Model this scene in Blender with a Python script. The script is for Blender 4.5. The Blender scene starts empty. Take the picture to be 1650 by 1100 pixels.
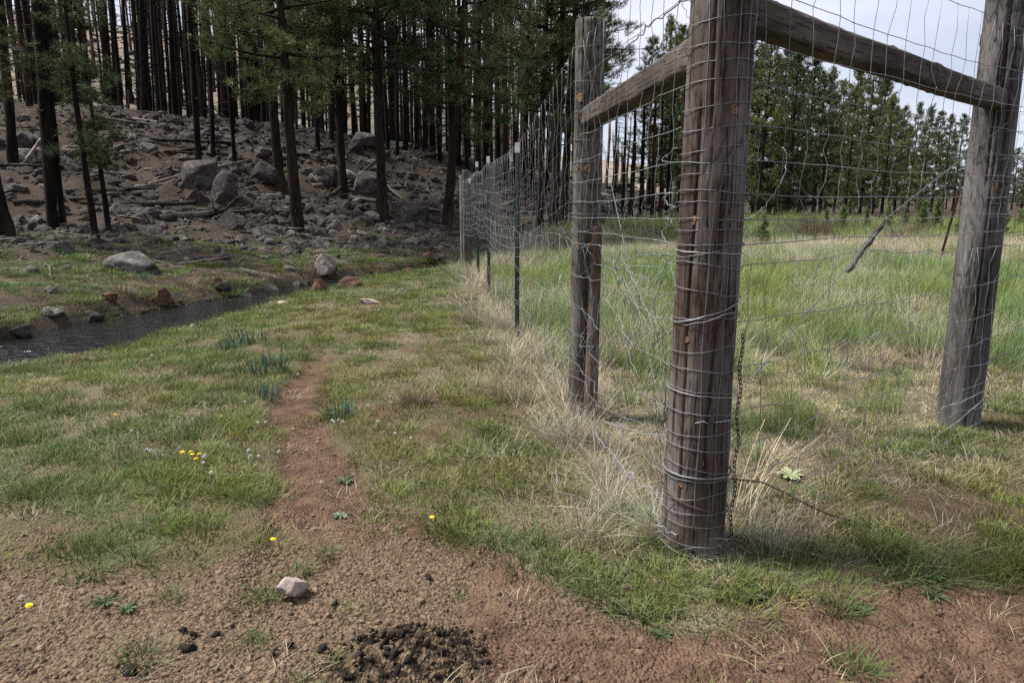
import bpy, math, random
import numpy as np
from mathutils import Vector, Matrix, Euler, noise as mnoise

R = math.radians
SC = bpy.context.scene
COL = SC.collection
random.seed(7)
rng = np.random.default_rng(11)

# ------------------------------------------------------------------ camera
PITCH = R(11.6); CAMH = 1.5; F_PX = 1100.0; CX, CY = 825.0, 550.0
cd = bpy.data.cameras.new('camera'); cam = bpy.data.objects.new('camera', cd); COL.objects.link(cam)
cd.sensor_width = 36; cd.lens = 36 * F_PX / 1650.0; cd.clip_start = 0.05; cd.clip_end = 2000
cam.location = (0, 0, CAMH); cam.rotation_euler = (R(90) - PITCH, 0, 0)
SC.camera = cam

# ------------------------------------------------------------------ light
SUN_EL, SUN_AZ = R(55), R(280)          # azimuth clockwise from +Y: the sun stands left and a little ahead
sd = bpy.data.lights.new('sun', 'SUN'); sun = bpy.data.objects.new('sun', sd); COL.objects.link(sun)
sd.energy = 5.0; sd.angle = R(13); sd.color = (1.0, 0.965, 0.91)
sv = Vector((math.sin(SUN_AZ) * math.cos(SUN_EL), math.cos(SUN_AZ) * math.cos(SUN_EL), math.sin(SUN_EL)))
sun.rotation_euler = sv.to_track_quat('Z', 'Y').to_euler(); sun.location = sv * 60
W = bpy.data.worlds.new('World'); SC.world = W; W.use_nodes = True
nt = W.node_tree; nt.nodes.clear()
wo = nt.nodes.new('ShaderNodeOutputWorld'); bg = nt.nodes.new('ShaderNodeBackground')
sky = nt.nodes.new('ShaderNodeTexSky'); sky.sky_type = 'NISHITA'; sky.sun_disc = False
sky.sun_elevation = SUN_EL; sky.sun_rotation = SUN_AZ; sky.dust_density = 2.0
tc = nt.nodes.new('ShaderNodeTexCoord'); mp = nt.nodes.new('ShaderNodeMapping'); mp.inputs['Scale'].default_value = (1.0, 1.0, 3.2)
nz = nt.nodes.new('ShaderNodeTexNoise'); nz.inputs['Scale'].default_value = 2.3; nz.inputs['Detail'].default_value = 6; nz.inputs['Roughness'].default_value = 0.5; nz.inputs['Distortion'].default_value = 0.5
rp = nt.nodes.new('ShaderNodeValToRGB')
rp.color_ramp.elements[0].position = 0.30; rp.color_ramp.elements[0].color = (3.5, 3.8, 4.8, 1)
rp.color_ramp.elements[1].position = 0.66; rp.color_ramp.elements[1].color = (5.7, 5.8, 6.4, 1)
mx = nt.nodes.new('ShaderNodeMix'); mx.data_type = 'RGBA'; mx.inputs[0].default_value = 0.86
nt.links.new(tc.outputs['Generated'], mp.inputs['Vector']); nt.links.new(mp.outputs[0], nz.inputs['Vector'])
nt.links.new(nz.outputs[0], rp.inputs[0]); nt.links.new(sky.outputs[0], mx.inputs[6]); nt.links.new(rp.outputs[0], mx.inputs[7])
nt.links.new(mx.outputs[2], bg.inputs[0]); bg.inputs[1].default_value = 0.1
nt.links.new(bg.outputs[0], wo.inputs[0])
SC.view_settings.view_transform = 'Standard'; SC.view_settings.look = 'None'
SC.view_settings.exposure = 0.86; SC.view_settings.gamma = 1.0
SC.render.engine = 'CYCLES'
SC.cycles.max_bounces = 4; SC.cycles.diffuse_bounces = 2; SC.cycles.glossy_bounces = 2
SC.cycles.transmission_bounces = 4; SC.cycles.transparent_max_bounces = 4
SC.cycles.use_denoising = False; SC.cycles.sample_clamp_direct = 4.0; SC.cycles.sample_clamp_indirect = 3.0; SC.cycles.use_adaptive_sampling = True; SC.cycles.adaptive_threshold = 0.03

# ------------------------------------------------------------------ numeric helpers
def _h(ix, iy, s):
    n = (ix.astype(np.int64) * 374761393 + iy.astype(np.int64) * 668265263 + s * 974634781) & 0xffffffff
    n = ((n ^ (n >> 13)) * 1274126177) & 0xffffffff
    return ((n ^ (n >> 16)) & 0xffff) / 65535.0
def vnoise(x, y, s=0):
    x = np.asarray(x, float); y = np.asarray(y, float)
    ix = np.floor(x); iy = np.floor(y); fx = x - ix; fy = y - iy
    fx = fx * fx * (3 - 2 * fx); fy = fy * fy * (3 - 2 * fy)
    a = _h(ix, iy, s); b = _h(ix + 1, iy, s); c = _h(ix, iy + 1, s); d = _h(ix + 1, iy + 1, s)
    return (a + (b - a) * fx) * (1 - fy) + (c + (d - c) * fx) * fy
def fbm(x, y, s=0, o=4):
    t = 0; a = 0.5
    for i in range(o):
        t = t + a * vnoise(x, y, s + i); x = x * 2.03 + 7.1; y = y * 2.03 + 3.7; a *= 0.5
    return t / (1 - 0.5 ** o)          # 0..1
def ss(a, b, x):
    t = np.clip((x - a) / (b - a), 0, 1); return t * t * (3 - 2 * t)

# ------------------------------------------------------------------ terrain
CREEK = np.array([(-40, -8), (-16, 1), (-8.6, 4.8), (-6.9, 6.8), (-6.05, 8.3), (-5.65, 9.5), (-5.3, 10.6), (-5.0, 12.1), (-4.5, 13.9), (-3.9, 15.8), (-2.3, 18.6), (0.5, 21.0), (5, 24), (12, 31), (30, 42), (70, 60), (150, 90)], float)
CREEKW = np.array([.9, .9, .9, .9, .9, .85, .78, .60, .50, .42, .34, .3, .3, .3, .3, .3, .3])
TOEX = np.array([-120, -40, -20, -14, -10, -6, -3, 0, 4, 8, 14, 22, 40, 80, 160])
TOEY = np.array([-30, 4, 13.2, 15.6, 17.6, 20.5, 23, 26, 31, 38, 50, 66, 95, 150, 260])
def creek_sd(x, y):
    """signed distance to the creek's middle (positive on the hill side) and its half width there"""
    best = np.full(x.shape, 1e9); sg = np.ones(x.shape); wd = np.zeros(x.shape)
    for i in range(len(CREEK) - 1):
        a, b = CREEK[i], CREEK[i + 1]; d = b - a; L2 = d @ d
        t = np.clip(((x - a[0]) * d[0] + (y - a[1]) * d[1]) / L2, 0, 1)
        px = a[0] + t * d[0]; py = a[1] + t * d[1]
        q = np.hypot(x - px, y - py); cr = d[0] * (y - a[1]) - d[1] * (x - a[0])
        m = q < best
        best = np.where(m, q, best); sg = np.where(m, np.where(cr >= 0, 1, -1), sg)
        wd = np.where(m, CREEKW[i] + t * (CREEKW[i + 1] - CREEKW[i]), wd)
    return best * sg, wd
def toe_s(x, y):
    yt = np.interp(x, TOEX, TOEY); sl = np.gradient(TOEY.astype(float), TOEX); s = np.interp(x, TOEX, sl)
    return (y - yt) / np.sqrt(1 + s * s)
AZ_K = np.array([-3, -.9, -.66, -.386, -.16, -.02, .16, .386, .6, .9, 3])
CR_V = np.array([5.0, 5.2, 5.2, 4.9, 4.2, 3.5, 2.8, 1.0, .4, .3, .3])
FAR_V = np.array([16, 19, 19, 18, 16, 14.5, 12.5, 8.0, 5.0, 3.5, 3])
def terrain(x, y, fine=False):
    x = np.asarray(x, float); y = np.asarray(y, float); sh = x.shape
    x = np.atleast_1d(x).ravel(); y = np.atleast_1d(y).ravel()
    c, w = creek_sd(x, y); s = toe_s(x, y); r = np.hypot(x, y); az = x / np.maximum(y, 0.5)
    az = np.where(y < 0.5, np.sign(x) * 3, az)
    z = 0.10 * (fbm(x * .35, y * .35, 3, 3) - .5)
    z = z * ss(1.0, 6.0, r)
    ac = np.abs(c); wob = 0.75 * (fbm(x * 1.0, y * 1.0, 21, 3) - .5)
    near = c < 0
    z -= np.where(near, 0.22 * (1 - ss(w + .2, w + 3.2, ac)), 0.10 * (1 - ss(w + .1, w + 2.0, ac)))
    z -= 0.42 * (1 - ss(w * .8 + wob, w + .38 + wob, ac)) * np.interp(w, [.3, .5], [.75, 1])
    bank = np.maximum(s, -20)
    z += np.where(c > 0, 0.75 * ss(0.6, 9.0, c) * np.interp(az, [0, .35], [1, .25]), 0)
    cr = np.interp(az, AZ_K, CR_V)
    z += cr * (0.72 * ss(-.5, 15, s) + .28 * ss(4, 24, s))
    z += np.interp(az, AZ_K, FAR_V) * ss(30, 95, s)
    sl = ss(0, 4, s)
    z += sl * (0.9 * (fbm(x * .28, y * .28, 9, 3) - .5) + 0.6 * (fbm(x * .9, y * .9, 13, 3) - .5) + 0.32 * ss(70, 35, r) * (fbm(x * 2.4, y * 2.4, 15, 3) - .5))
    mid = ss(.3, 2, c) * (1 - sl)
    z += mid * 0.22 * (fbm(x * .8, y * .8, 17, 3) - .5)
    if fine:
        d = dirt_mask(x, y); g = ss(9, 4, r)
        z += g * d * (0.034 * (fbm(x * 9, y * 9, 31, 3) - .5) + 0.026 * np.abs(fbm(x * 26, y * 26, 37, 2) - .5))
        z += (1 - d) * ss(30, 8, r) * 0.035 * (fbm(x * 4, y * 4, 41, 3) - .5)
        z -= 0.035 * path_mask(x, y)
    return z.reshape(sh)
def Z(x, y): return float(terrain(np.array([x]), np.array([y]))[0])
cp, sp_ = math.cos(PITCH), math.sin(PITCH)
def ray(px, py):
    u = (px - CX) / F_PX; v = (CY - py) / F_PX
    return np.array([u, cp + v * sp_, -sp_ + v * cp])       # per unit of depth along the axis
_T = np.geomspace(1.2, 260, 2400)
def G(px, py):
    """where the photograph's pixel meets the ground"""
    d = ray(px, py); x = d[0] * _T; y = d[1] * _T; z = CAMH + d[2] * _T
    hit = np.nonzero(z < terrain(x, y))[0]
    k = hit[0] if len(hit) else len(_T) - 1
    return float(x[k]), float(y[k]), float(terrain(x[k:k+1], y[k:k+1])[0]), float(_T[k])
def on_plane_y(px, py, Y):
    d = ray(px, py); t = Y / d[1]; return Vector((d[0] * t, Y, CAMH + d[2] * t))
# bare soil
PATH = np.array([G(*p)[:2] for p in ((590, 930), (545, 850), (520, 790), (492, 715), (484, 655), (500, 600), (512, 565), (478, 548), (560, 512), (640, 480))])
PATHW = np.array([.50, .36, .25, .18, .22, .15, .09, .09, .06, .04])
def path_mask(x, y):
    m = np.zeros(np.shape(x))
    wob = 0.16 * (fbm(x * 3.1, y * 3.1, 51, 3) - .5)
    fade = np.interp(y, [5.6, 6.6, 9], [1, .7, .45])
    for i in range(len(PATH) - 1):
        a, b = PATH[i], PATH[i + 1]; d = b - a
        t = np.clip(((x - a[0]) * d[0] + (y - a[1]) * d[1]) / (d @ d), 0, 1)
        q = np.hypot(x - a[0] - t * d[0], y - a[1] - t * d[1]) + wob
        w = PATHW[i] + t * (PATHW[i + 1] - PATHW[i])
        m = np.maximum(m, 1 - ss(w * .75, w * 1.15 + .02, q))
    return m * fade
BX = np.array([-6, -2.2, -1.4, -.95, -.5, -.2, 0, .2, .45, .75, 1.1, 1.5, 2.1, 4])
BY = np.array([2.5, 2.62, 2.68, 2.75, 2.95, 2.88, 2.66, 2.40, 2.12, 2.12, 2.22, 2.38, 2.52, 2.6])
def dirt_mask(x, y):
    yb = np.interp(x, BX, BY) + 0.55 * (fbm(x * 2.2, y * 2.2, 61, 4) - .5)
    m = 1 - ss(yb - .10, yb + .12, y)
    m = np.maximum(m, path_mask(x, y))
    p = fbm(x * 1.1, y * 1.1, 71, 4)
    m = np.maximum(m, .75 * ss(.66, .72, p) * ss(14, 6, y))
    # trodden soil on the right of the corner post
    e = np.hypot((x - 1.75) / .75, (y - 3.05) / .35) + .9 * (fbm(x * 2.5, y * 2.5, 77, 3) - .5)
    m = np.maximum(m, .6 * (1 - ss(.6, 1.0, e)))
    return np.where(y < -1, np.maximum(m, .6), m)
# fence line
def base(px, py):
    x, y, z, t = G(px, py); return Vector((x, y, z))
PF, PL, PR = base(1115, 878), base(938, 672), base(1543, 686)
PT = [base(833, 548), base(788, 476), base(771, 452)]
PC = base(752, 436)
FENCE = [PR, PF, PL] + PT + [PC]
def fence_side(x, y):
    """distance from the line F-L-...-C and from F-R; inside > 0"""
    pts = [(p.x, p.y) for p in (PF, PL, *PT, PC)] + [(-.67, 23.0)]
    xf = np.interp(y, [p[1] for p in pts], [p[0] for p in pts])
    a = x - xf
    dx, dy = PR.x - PF.x, PR.y - PF.y; L = math.hypot(dx, dy)
    b = (dx * (y - PF.y) - dy * (x - PF.x)) / L
    return a, b

# ------------------------------------------------------------------ mesh and object helpers
def mesh(name, V, Fc, mat=None, smooth=False):
    me = bpy.data.meshes.new(name)
    V = np.asarray(V, np.float32); 
    if isinstance(Fc, np.ndarray) and Fc.ndim == 2:
        n, k = Fc.shape
        me.vertices.add(len(V)); me.vertices.foreach_set('co', V.ravel())
        me.loops.add(n * k); me.loops.foreach_set('vertex_index', Fc.ravel().astype(np.int32))
        me.polygons.add(n); me.polygons.foreach_set('loop_start', np.arange(0, n * k, k, dtype=np.int32))
        me.update(calc_edges=True)
    else:
        me.from_pydata(V.tolist(), [], [list(map(int, f)) for f in Fc]); me.update()
    if smooth: me.polygons.foreach_set('use_smooth', np.ones(len(me.polygons), bool))
    if mat: me.materials.append(mat)
    return me
def obj(name, me, parent=None, loc=None, rot=None, scale=None):
    o = bpy.data.objects.new(name, me); COL.objects.link(o)
    if parent: o.parent = parent
    if loc is not None: o.location = loc
    if rot is not None: o.rotation_euler = rot
    if scale is not None: o.scale = (scale,) * 3 if isinstance(scale, (int, float)) else scale
    return o
def tag(o, label=None, cat=None, group=None, kind=None):
    if label: o['label'] = label
    if cat: o['category'] = cat
    if group: o['group'] = group
    if kind: o['kind'] = kind
    return o
def thing(name, loc, label, cat, group=None, rot=None, scale=None):
    return tag(obj(name, None, None, loc, rot, scale), label, cat, group)
class MB:
    def __init__(s): s.v = []; s.f = []; s.n = 0
    def add(s, V, Fc):
        s.v.append(np.asarray(V, float)); s.f += [[i + s.n for i in f] for f in Fc]; s.n += len(V)
    def tube(s, P, rad, k=6, cap=True, ph=0.0):
        P = np.asarray(P, float); n = len(P); rad = np.broadcast_to(np.asarray(rad, float), (n,))
        T = np.gradient(P, axis=0); T /= np.linalg.norm(T, axis=1)[:, None] + 1e-12
        ref = np.array([0, 0, 1.0]) if abs(T[:, 2]).mean() < .8 else np.array([1.0, 0, 0])
        A = np.cross(T, ref); A /= np.linalg.norm(A, axis=1)[:, None] + 1e-12; B = np.cross(T, A)
        th = np.arange(k) * 2 * math.pi / k + ph
        V = P[:, None, :] + rad[:, None, None] * (np.cos(th)[None, :, None] * A[:, None, :] + np.sin(th)[None, :, None] * B[:, None, :])
        Fc = [[i * k + j, i * k + (j + 1) % k, (i + 1) * k + (j + 1) % k, (i + 1) * k + j] for i in range(n - 1) for j in range(k)]
        if cap: Fc += [list(range(k))[::-1], [(n - 1) * k + j for j in range(k)]]
        s.add(V.reshape(-1, 3), Fc)
    def octa(s, p, r):
        p = np.asarray(p, float); V = [p + np.array(d) * r for d in ((1,0,0),(-1,0,0),(0,1,0),(0,-1,0),(0,0,1),(0,0,-1))]
        s.add(V, [[0,2,4],[2,1,4],[1,3,4],[3,0,4],[2,0,5],[1,2,5],[3,1,5],[0,3,5]])
    def build(s, name, mat, smooth=True):
        return mesh(name, np.concatenate(s.v), s.f, mat, smooth)

# ------------------------------------------------------------------ materials
class NT:
    def __init__(s, name, rough=.9, spec=.15):
        s.m = bpy.data.materials.new(name); s.m.use_nodes = True; s.t = s.m.node_tree
        s.b = s.t.nodes['Principled BSDF']; s.out = s.t.nodes['Material Output']
        s.b.inputs['Roughness'].default_value = rough; s.b.inputs['Specular IOR Level'].default_value = spec
    def n(s, typ, **kw):
        q = s.t.nodes.new('ShaderNode' + typ)
        for k, v in kw.items(): setattr(q, k, v)
        return q
    def l(s, a, b): s.t.links.new(a, b)
    def coord(s, scale=(1, 1, 1), kind='Object'):
        a = s.n('TexCoord'); m = s.n('Mapping'); m.inputs['Scale'].default_value = scale
        s.l(a.outputs[kind], m.inputs['Vector']); return m.outputs[0]
    def noise(s, vec, scale, detail=4, rough=.55, dist=0):
        q = s.n('TexNoise'); s.l(vec, q.inputs['Vector']); q.inputs['Scale'].default_value = scale
        q.inputs['Detail'].default_value = detail; q.inputs['Roughness'].default_value = rough; q.inputs['Distortion'].default_value = dist
        return q.outputs[0]
    def vor(s, vec, scale, feature='F1'):
        q = s.n('TexVoronoi'); q.feature = feature; s.l(vec, q.inputs['Vector']); q.inputs['Scale'].default_value = scale
        return q
    def ramp(s, fac, stops):
        q = s.n('ValToRGB'); e = q.color_ramp.elements
        while len(e) < len(stops): e.new(.5)
        for i, (p, c) in enumerate(stops):
            e[i].position = p; e[i].color = (*c, 1) if isinstance(c, tuple) else (c, c, c, 1)
        s.l(fac, q.inputs[0]); return q.outputs[0]
    def mix(s, fac, a, b, mode='MIX'):
        q = s.n('Mix', data_type='RGBA', blend_type=mode)
        for i, v in ((0, fac), (6, a), (7, b)):
            if hasattr(v, 'is_linked'): s.l(v, q.inputs[i])
            else: q.inputs[i].default_value = (*v, 1) if isinstance(v, tuple) else v
        return q.outputs[2]
    def math(s, op, a, b=0.0):
        q = s.n('Math', operation=op)
        for i, v in ((0, a), (1, b)):
            if hasattr(v, 'is_linked'): s.l(v, q.inputs[i])
            else: q.inputs[i].default_value = v
        return q.outputs[0]
    def attr(s, name, typ='GEOMETRY'):
        q = s.n('Attribute', attribute_type=typ, attribute_name=name); return q
    def bump(s, h, strength=.5, dist=.02):
        q = s.n('Bump'); q.inputs['Strength'].default_value = strength; q.inputs['Distance'].default_value = dist
        s.l(h, q.inputs['Height']); s.l(q.outputs[0], s.b.inputs['Normal'])
    def col(s, c):
        if hasattr(c, 'is_linked'): s.l(c, s.b.inputs['Base Color'])
        else: s.b.inputs['Base Color'].default_value = (*c, 1)
        return s

def m_ground():
    s = NT('soil_and_turf', .95, .1)
    v = s.coord()
    big = s.noise(v, 1.3, 2); med = s.noise(v, 9, 3, .6); fin = s.noise(v, 60, 3, .65); clod = s.vor(v, 75)
    soil = s.mix(s.ramp(med, [(.35, 0.0), (.65, 1.0)]), (.062, .037, .025), (.130, .080, .054))
    tan = s.mix(s.ramp(fin, [(.36, 0.0), (.6, 1.0)]), (.043, .029, .020), (.165, .117, .077))
    soil = s.mix(s.attr('tan').outputs['Fac'], soil, tan)
    turf = s.mix(s.ramp(fin, [(.35, 0.0), (.65, 1.0)]), (.050, .050, .024), (.115, .10, .055))
    turf = s.mix(s.ramp(big, [(.45, 0.0), (.62, .8)]), turf, (.10, .075, .045))
    dry = s.mix(s.ramp(fin, [(.35, 0.0), (.65, 1.0)]), (.10, .08, .05), (.26, .215, .15))
    duff = s.mix(s.ramp(fin, [(.38, 0.0), (.65, 1.0)]), (.017, .0125, .0095), (.092, .066, .047))  # burnt litter, its colour also darkened for shade over the near slope
    duff = s.mix(s.ramp(med, [(.4, 0.0), (.7, .7)]), duff, (.060, .049, .040))
    far = s.mix(s.ramp(med, [(.4, 0.0), (.62, 1.0)]), (.13, .105, .078), (.30, .25, .195))  # paler ground: the sunlit look of the back hillside is painted in
    c = s.mix(s.attr('dry').outputs['Fac'], turf, dry)
    c = s.mix(s.attr('duff').outputs['Fac'], c, duff)
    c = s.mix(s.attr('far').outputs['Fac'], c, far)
    c = s.mix(s.attr('dirt').outputs['Fac'], c, soil)
    c = s.mix(s.attr('wet').outputs['Fac'], c, (.022, .017, .011))
    s.col(c)
    h = s.math('ADD', s.math('MULTIPLY', fin, .6), s.math('MULTIPLY', s.math('SUBTRACT', 1.0, clod.outputs['Distance']), .9))
    h = s.math('ADD', h, s.math('MULTIPLY', med, .8))
    s.bump(h, .9, .018)
    return s.m
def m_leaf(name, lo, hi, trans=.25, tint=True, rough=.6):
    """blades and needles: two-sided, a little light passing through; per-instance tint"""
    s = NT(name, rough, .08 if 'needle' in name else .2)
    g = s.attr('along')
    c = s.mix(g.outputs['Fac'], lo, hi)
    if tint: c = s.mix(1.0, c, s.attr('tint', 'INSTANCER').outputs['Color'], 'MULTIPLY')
    if 'needle' in name:
        oi = s.n('ObjectInfo'); c = s.mix(1.0, c, s.ramp(oi.outputs['Random'], [(0, (.62, .70, .72)), (.5, (1.0, 1.0, 1.0)), (1, (1.38, 1.25, 1.0))]), 'MULTIPLY')
    s.col(c)
    tr = s.n('BsdfTranslucent'); s.l(c, tr.inputs['Color'])
    mxs = s.n('MixShader'); mxs.inputs[0].default_value = trans
    s.l(s.b.outputs[0], mxs.inputs[1]); s.l(tr.outputs[0], mxs.inputs[2]); s.l(mxs.outputs[0], s.out.inputs[0])
    return s.m
def m_wood(name, dark, light, grey, rough=.85):
    s = NT(name, rough, .2)
    v = s.coord((9, 9, .55)); v2 = s.coord((1, 1, 1)); v3 = s.coord((55, 55, 1.6))
    wn = s.n('TexNoise'); s.l(s.coord((1, 1, .6)), wn.inputs['Vector']); wn.inputs['Scale'].default_value = 7; wn.inputs['Detail'].default_value = 2
    wa = s.n('VectorMath', operation='SCALE'); s.l(wn.outputs['Color'], wa.inputs[0]); wa.inputs['Scale'].default_value = 2.2
    wb = s.n('VectorMath', operation='ADD'); s.l(v3, wb.inputs[0]); s.l(wa.outputs[0], wb.inputs[1])
    a = s.noise(v, 3.2, 5, .6, 1.4); b = s.noise(wb.outputs[0], 1.3, 4, .65); c = s.noise(s.coord((1.6, 1.6, .5)), 2.6, 4, .6)
    wv = s.n('TexWave', wave_type='RINGS', rings_direction='X', wave_profile='SAW'); s.l(s.coord((1.0, 1.0, .15)), wv.inputs['Vector'])
    wv.inputs['Scale'].default_value = 20; wv.inputs['Distortion'].default_value = 7.0; wv.inputs['Detail'].default_value = 2; wv.inputs['Detail Scale'].default_value = 1.3
    col = s.mix(s.ramp(a, [(.36, 0.0), (.64, 1.0)]), dark, light)
    col = s.mix(s.ramp(c, [(.40, 0.0), (.60, .9)]), col, grey)
    msk = s.ramp(s.noise(s.coord((1, 1, .7)), 3.1, 2), [(.45, .1), (.58, .8)])
    col = s.mix(s.math('MULTIPLY', s.ramp(wv.outputs[1], [(.0, 1.0), (.45, 0.0)]), msk), col, tuple(x * .35 for x in dark))
    col = s.mix(s.ramp(b, [(.36, .95), (.47, 0.0)]), col, tuple(x * .3 for x in dark))
    s.col(col)
    s.bump(s.math('ADD', s.math('MULTIPLY', b, .8), s.math('ADD', s.math('MULTIPLY', a, .6), s.math('MULTIPLY', wv.outputs[1], .2))), .8, .006)
    return s.m
def m_bark(name, dark, mid, patch, amt):
    s = NT(name, .95, .08)
    v = s.coord((5, 5, 1.1)); oi = s.n('ObjectInfo')
    a = s.noise(v, 2.6, 5, .65); b = s.noise(s.coord((1.2, 1.2, .35)), 1.1, 3, .5)
    col = s.mix(s.ramp(a, [(.38, 0.0), (.66, 1.0)]), dark, mid)
    f = s.math('MULTIPLY', s.ramp(b, [(.5 - .1 * amt, 0.0), (.66 - .1 * amt, 1.0)]), s.ramp(oi.outputs['Random'], [(.15, .1), (.95, 1.0)]))
    col = s.mix(f, col, s.mix(a, tuple(x * .45 for x in patch), patch))
    s.col(col); s.bump(a, .9, .03)
    return s.m
def m_rock(name, dark, light, lich, bd=.05):
    s = NT(name, .92, .15)
    v = s.coord(); oi = s.n('ObjectInfo')
    va = s.n('VectorMath', operation='ADD'); s.l(v, va.inputs[0]); s.l(oi.outputs['Location'], va.inputs[1]); v = va.outputs[0]
    a = s.noise(v, 2.2, 6, .65); b = s.noise(v, 14, 5, .7); c = s.noise(v, 5, 4, .6)
    col = s.mix(s.ramp(a, [(.35, 0.0), (.68, 1.0)]), dark, light)
    col = s.mix(s.ramp(c, [(.56, 0.0), (.63, .7)]), col, lich)
    col = s.mix(s.ramp(b, [(.30, .6), (.43, 0.0)]), col, tuple(x * .5 for x in dark))
    col = s.mix(1.0, col, s.ramp(oi.outputs['Random'], [(0, .62), (1, 1.2)]), 'MULTIPLY')
    s.col(col); s.bump(s.math('ADD', b, s.math('MULTIPLY', a, 1.4)), .8, bd)
    return s.m
def m_plain(name, c, rough=.6, metal=0.0, spec=.3, var=.3, scale=30):
    s = NT(name, rough, spec); s.b.inputs['Metallic'].default_value = metal
    f = s.noise(s.coord(), scale, 4, .6)
    s.col(s.mix(s.ramp(f, [(.35, 0.0), (.68, 1.0)]), tuple(x * (1 - var) for x in c), tuple(min(1, x * (1 + var)) for x in c)))
    return s.m
M = {}
M['ground'] = m_ground()
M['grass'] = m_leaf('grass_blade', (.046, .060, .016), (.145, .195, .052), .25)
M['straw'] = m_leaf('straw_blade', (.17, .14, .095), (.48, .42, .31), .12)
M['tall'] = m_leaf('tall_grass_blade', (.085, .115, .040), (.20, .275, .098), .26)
M['needle'] = m_leaf('pine_needle', (.024, .034, .015), (.150, .182, .080), .18, tint=False, rough=.5)
M['needle_y'] = m_leaf('young_pine_needle', (.06, .085, .028), (.22, .28, .10), .25, tint=False, rough=.5)
M['iris'] = m_leaf('iris_leaf', (.035, .065, .045), (.085, .155, .125), .15, tint=False, rough=.45)
M['post_f'] = m_wood('weathered_brown_timber', (.022, .015, .012), (.076, .051, .037), (.138, .121, .110))
M['post_l'] = m_wood('weathered_grey_brown_timber', (.030, .023, .019), (.082, .066, .053), (.140, .125, .113))
M['post_r'] = m_wood('weathered_grey_timber', (.030, .027, .026), (.080, .070, .064), (.135, .127, .123))
M['stub'] = m_wood('brown_stake_timber', (.045, .028, .020), (.125, .083, .061), (.155, .12, .098))
M['rail'] = m_wood('weathered_rail_timber', (.026, .021, .017), (.072, .054, .042), (.115, .097, .083))
M['farpost'] = m_wood('greenish_post_timber', (.06, .06, .04), (.14, .14, .095), (.20, .20, .17))  # greener and paler than the near timber
M['char'] = m_bark('charred_bark', (.005, .0045, .004), (.018, .015, .013), (.055, .030, .021), .1)
M['charred'] = m_bark('scorched_red_bark', (.009, .0065, .0055), (.028, .018, .014), (.095, .050, .033), .7)
M['farchar'] = m_bark('sunlit_tone_burnt_bark', (.016, .012, .010), (.055, .042, .034), (.32, .22, .155), .9)  # pale patches put sunlight on the distant trunks into the bark colour
M['bark'] = m_bark('pine_bark', (.010, .0075, .0065), (.034, .023, .018), (.075, .042, .029), .3)
M['log'] = m_bark('burnt_log', (.010, .009, .008), (.04, .034, .030), (.17, .145, .125), .5)
M['palelog'] = m_bark('bleached_log', (.06, .05, .042), (.20, .175, .155), (.34, .30, .265), .8)
M['rock'] = m_rock('basalt_rock', (.032, .027, .025), (.104, .090, .084), (.19, .18, .165))
M['rockpale'] = m_rock('lichened_rock', (.085, .074, .065), (.225, .20, .18), (.34, .33, .30))
M['rockred'] = m_rock('red_rock', (.075, .036, .026), (.20, .105, .075), (.22, .16, .125))
M['stone'] = m_rock('pink_stone', (.34, .265, .23), (.50, .41, .365), (.52, .46, .41), .004)
M['wire'] = m_plain('galvanised_wire', (.155, .162, .172), .55, .3, .4, .25, 60)
M['wiredark'] = m_plain('rusty_wire', (.075, .055, .045), .75, .3, .3, .4, 60)
M['bright'] = m_plain('bright_wire', (.25, .265, .285), .5, .35, .5, .2, 60)
M['tgreen'] = m_plain('green_enamel', (.022, .040, .030), .55, 0, .3, .4, 25)
M['twhite'] = m_plain('white_enamel', (.62, .64, .66), .5, 0, .3, .15, 25)
M['rust'] = m_plain('rust_red_steel', (.085, .032, .022), .85, 0, .2, .4, 40)
M['knot'] = m_plain('resin_knot', (.19, .108, .055), .75, 0, .2, .6, 160)
M['knotrim'] = m_plain('knot_rim', (.035, .022, .014), .9, 0, .1, .3, 90)
M['dung'] = m_plain('dark_dung', (.016, .012, .0095), .85, 0, .15, .6, 90)
M['dungdry'] = m_plain('dry_dung', (.075, .052, .033), .95, 0, .1, .5, 70)
M['clod'] = m_rock('soil_clod', (.10, .068, .045), (.23, .165, .112), (.29, .22, .155), .002)
M['clodred'] = m_rock('red_soil_clod', (.085, .050, .036), (.18, .112, .08), (.23, .16, .12), .002)
M['gravel'] = m_rock('creek_gravel', (.18, .14, .115), (.36, .29, .24), (.42, .38, .34), .003)
M['yellow'] = m_plain('yellow_petal', (.78, .56, .02), .6, 0, .2, .15, 90)
M['seed'] = m_plain('white_seed_head', (.72, .71, .66), .9, 0, .1, .15, 200)
M['stem'] = m_plain('green_stem', (.09, .14, .045), .6, 0, .2, .25, 60)
M['twig'] = m_plain('grey_twig', (.16, .125, .11), .9, 0, .1, .4, 15)
M['twigred'] = m_plain('reddish_twig', (.135, .085, .07), .9, 0, .1, .4, 15)
M['broad'] = m_leaf('broad_leaf', (.035, .050, .022), (.09, .125, .055), .15, tint=False)
M['palebroad'] = m_leaf('pale_leaf', (.16, .20, .10), (.40, .42, .24), .15, tint=False)

def m_water():
    s = NT('creek_water', .11, .5); s.b.inputs['IOR'].default_value = 1.333
    s.col((.010, .010, .011))
    v = s.coord((1, 1, 1)); s.bump(s.math('ADD', s.noise(v, 4.5, 3, .5, .6), s.math('MULTIPLY', s.noise(v, 17, 2), .35)), 1.0, .06)
    return s.m
M['water'] = m_water()

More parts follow.
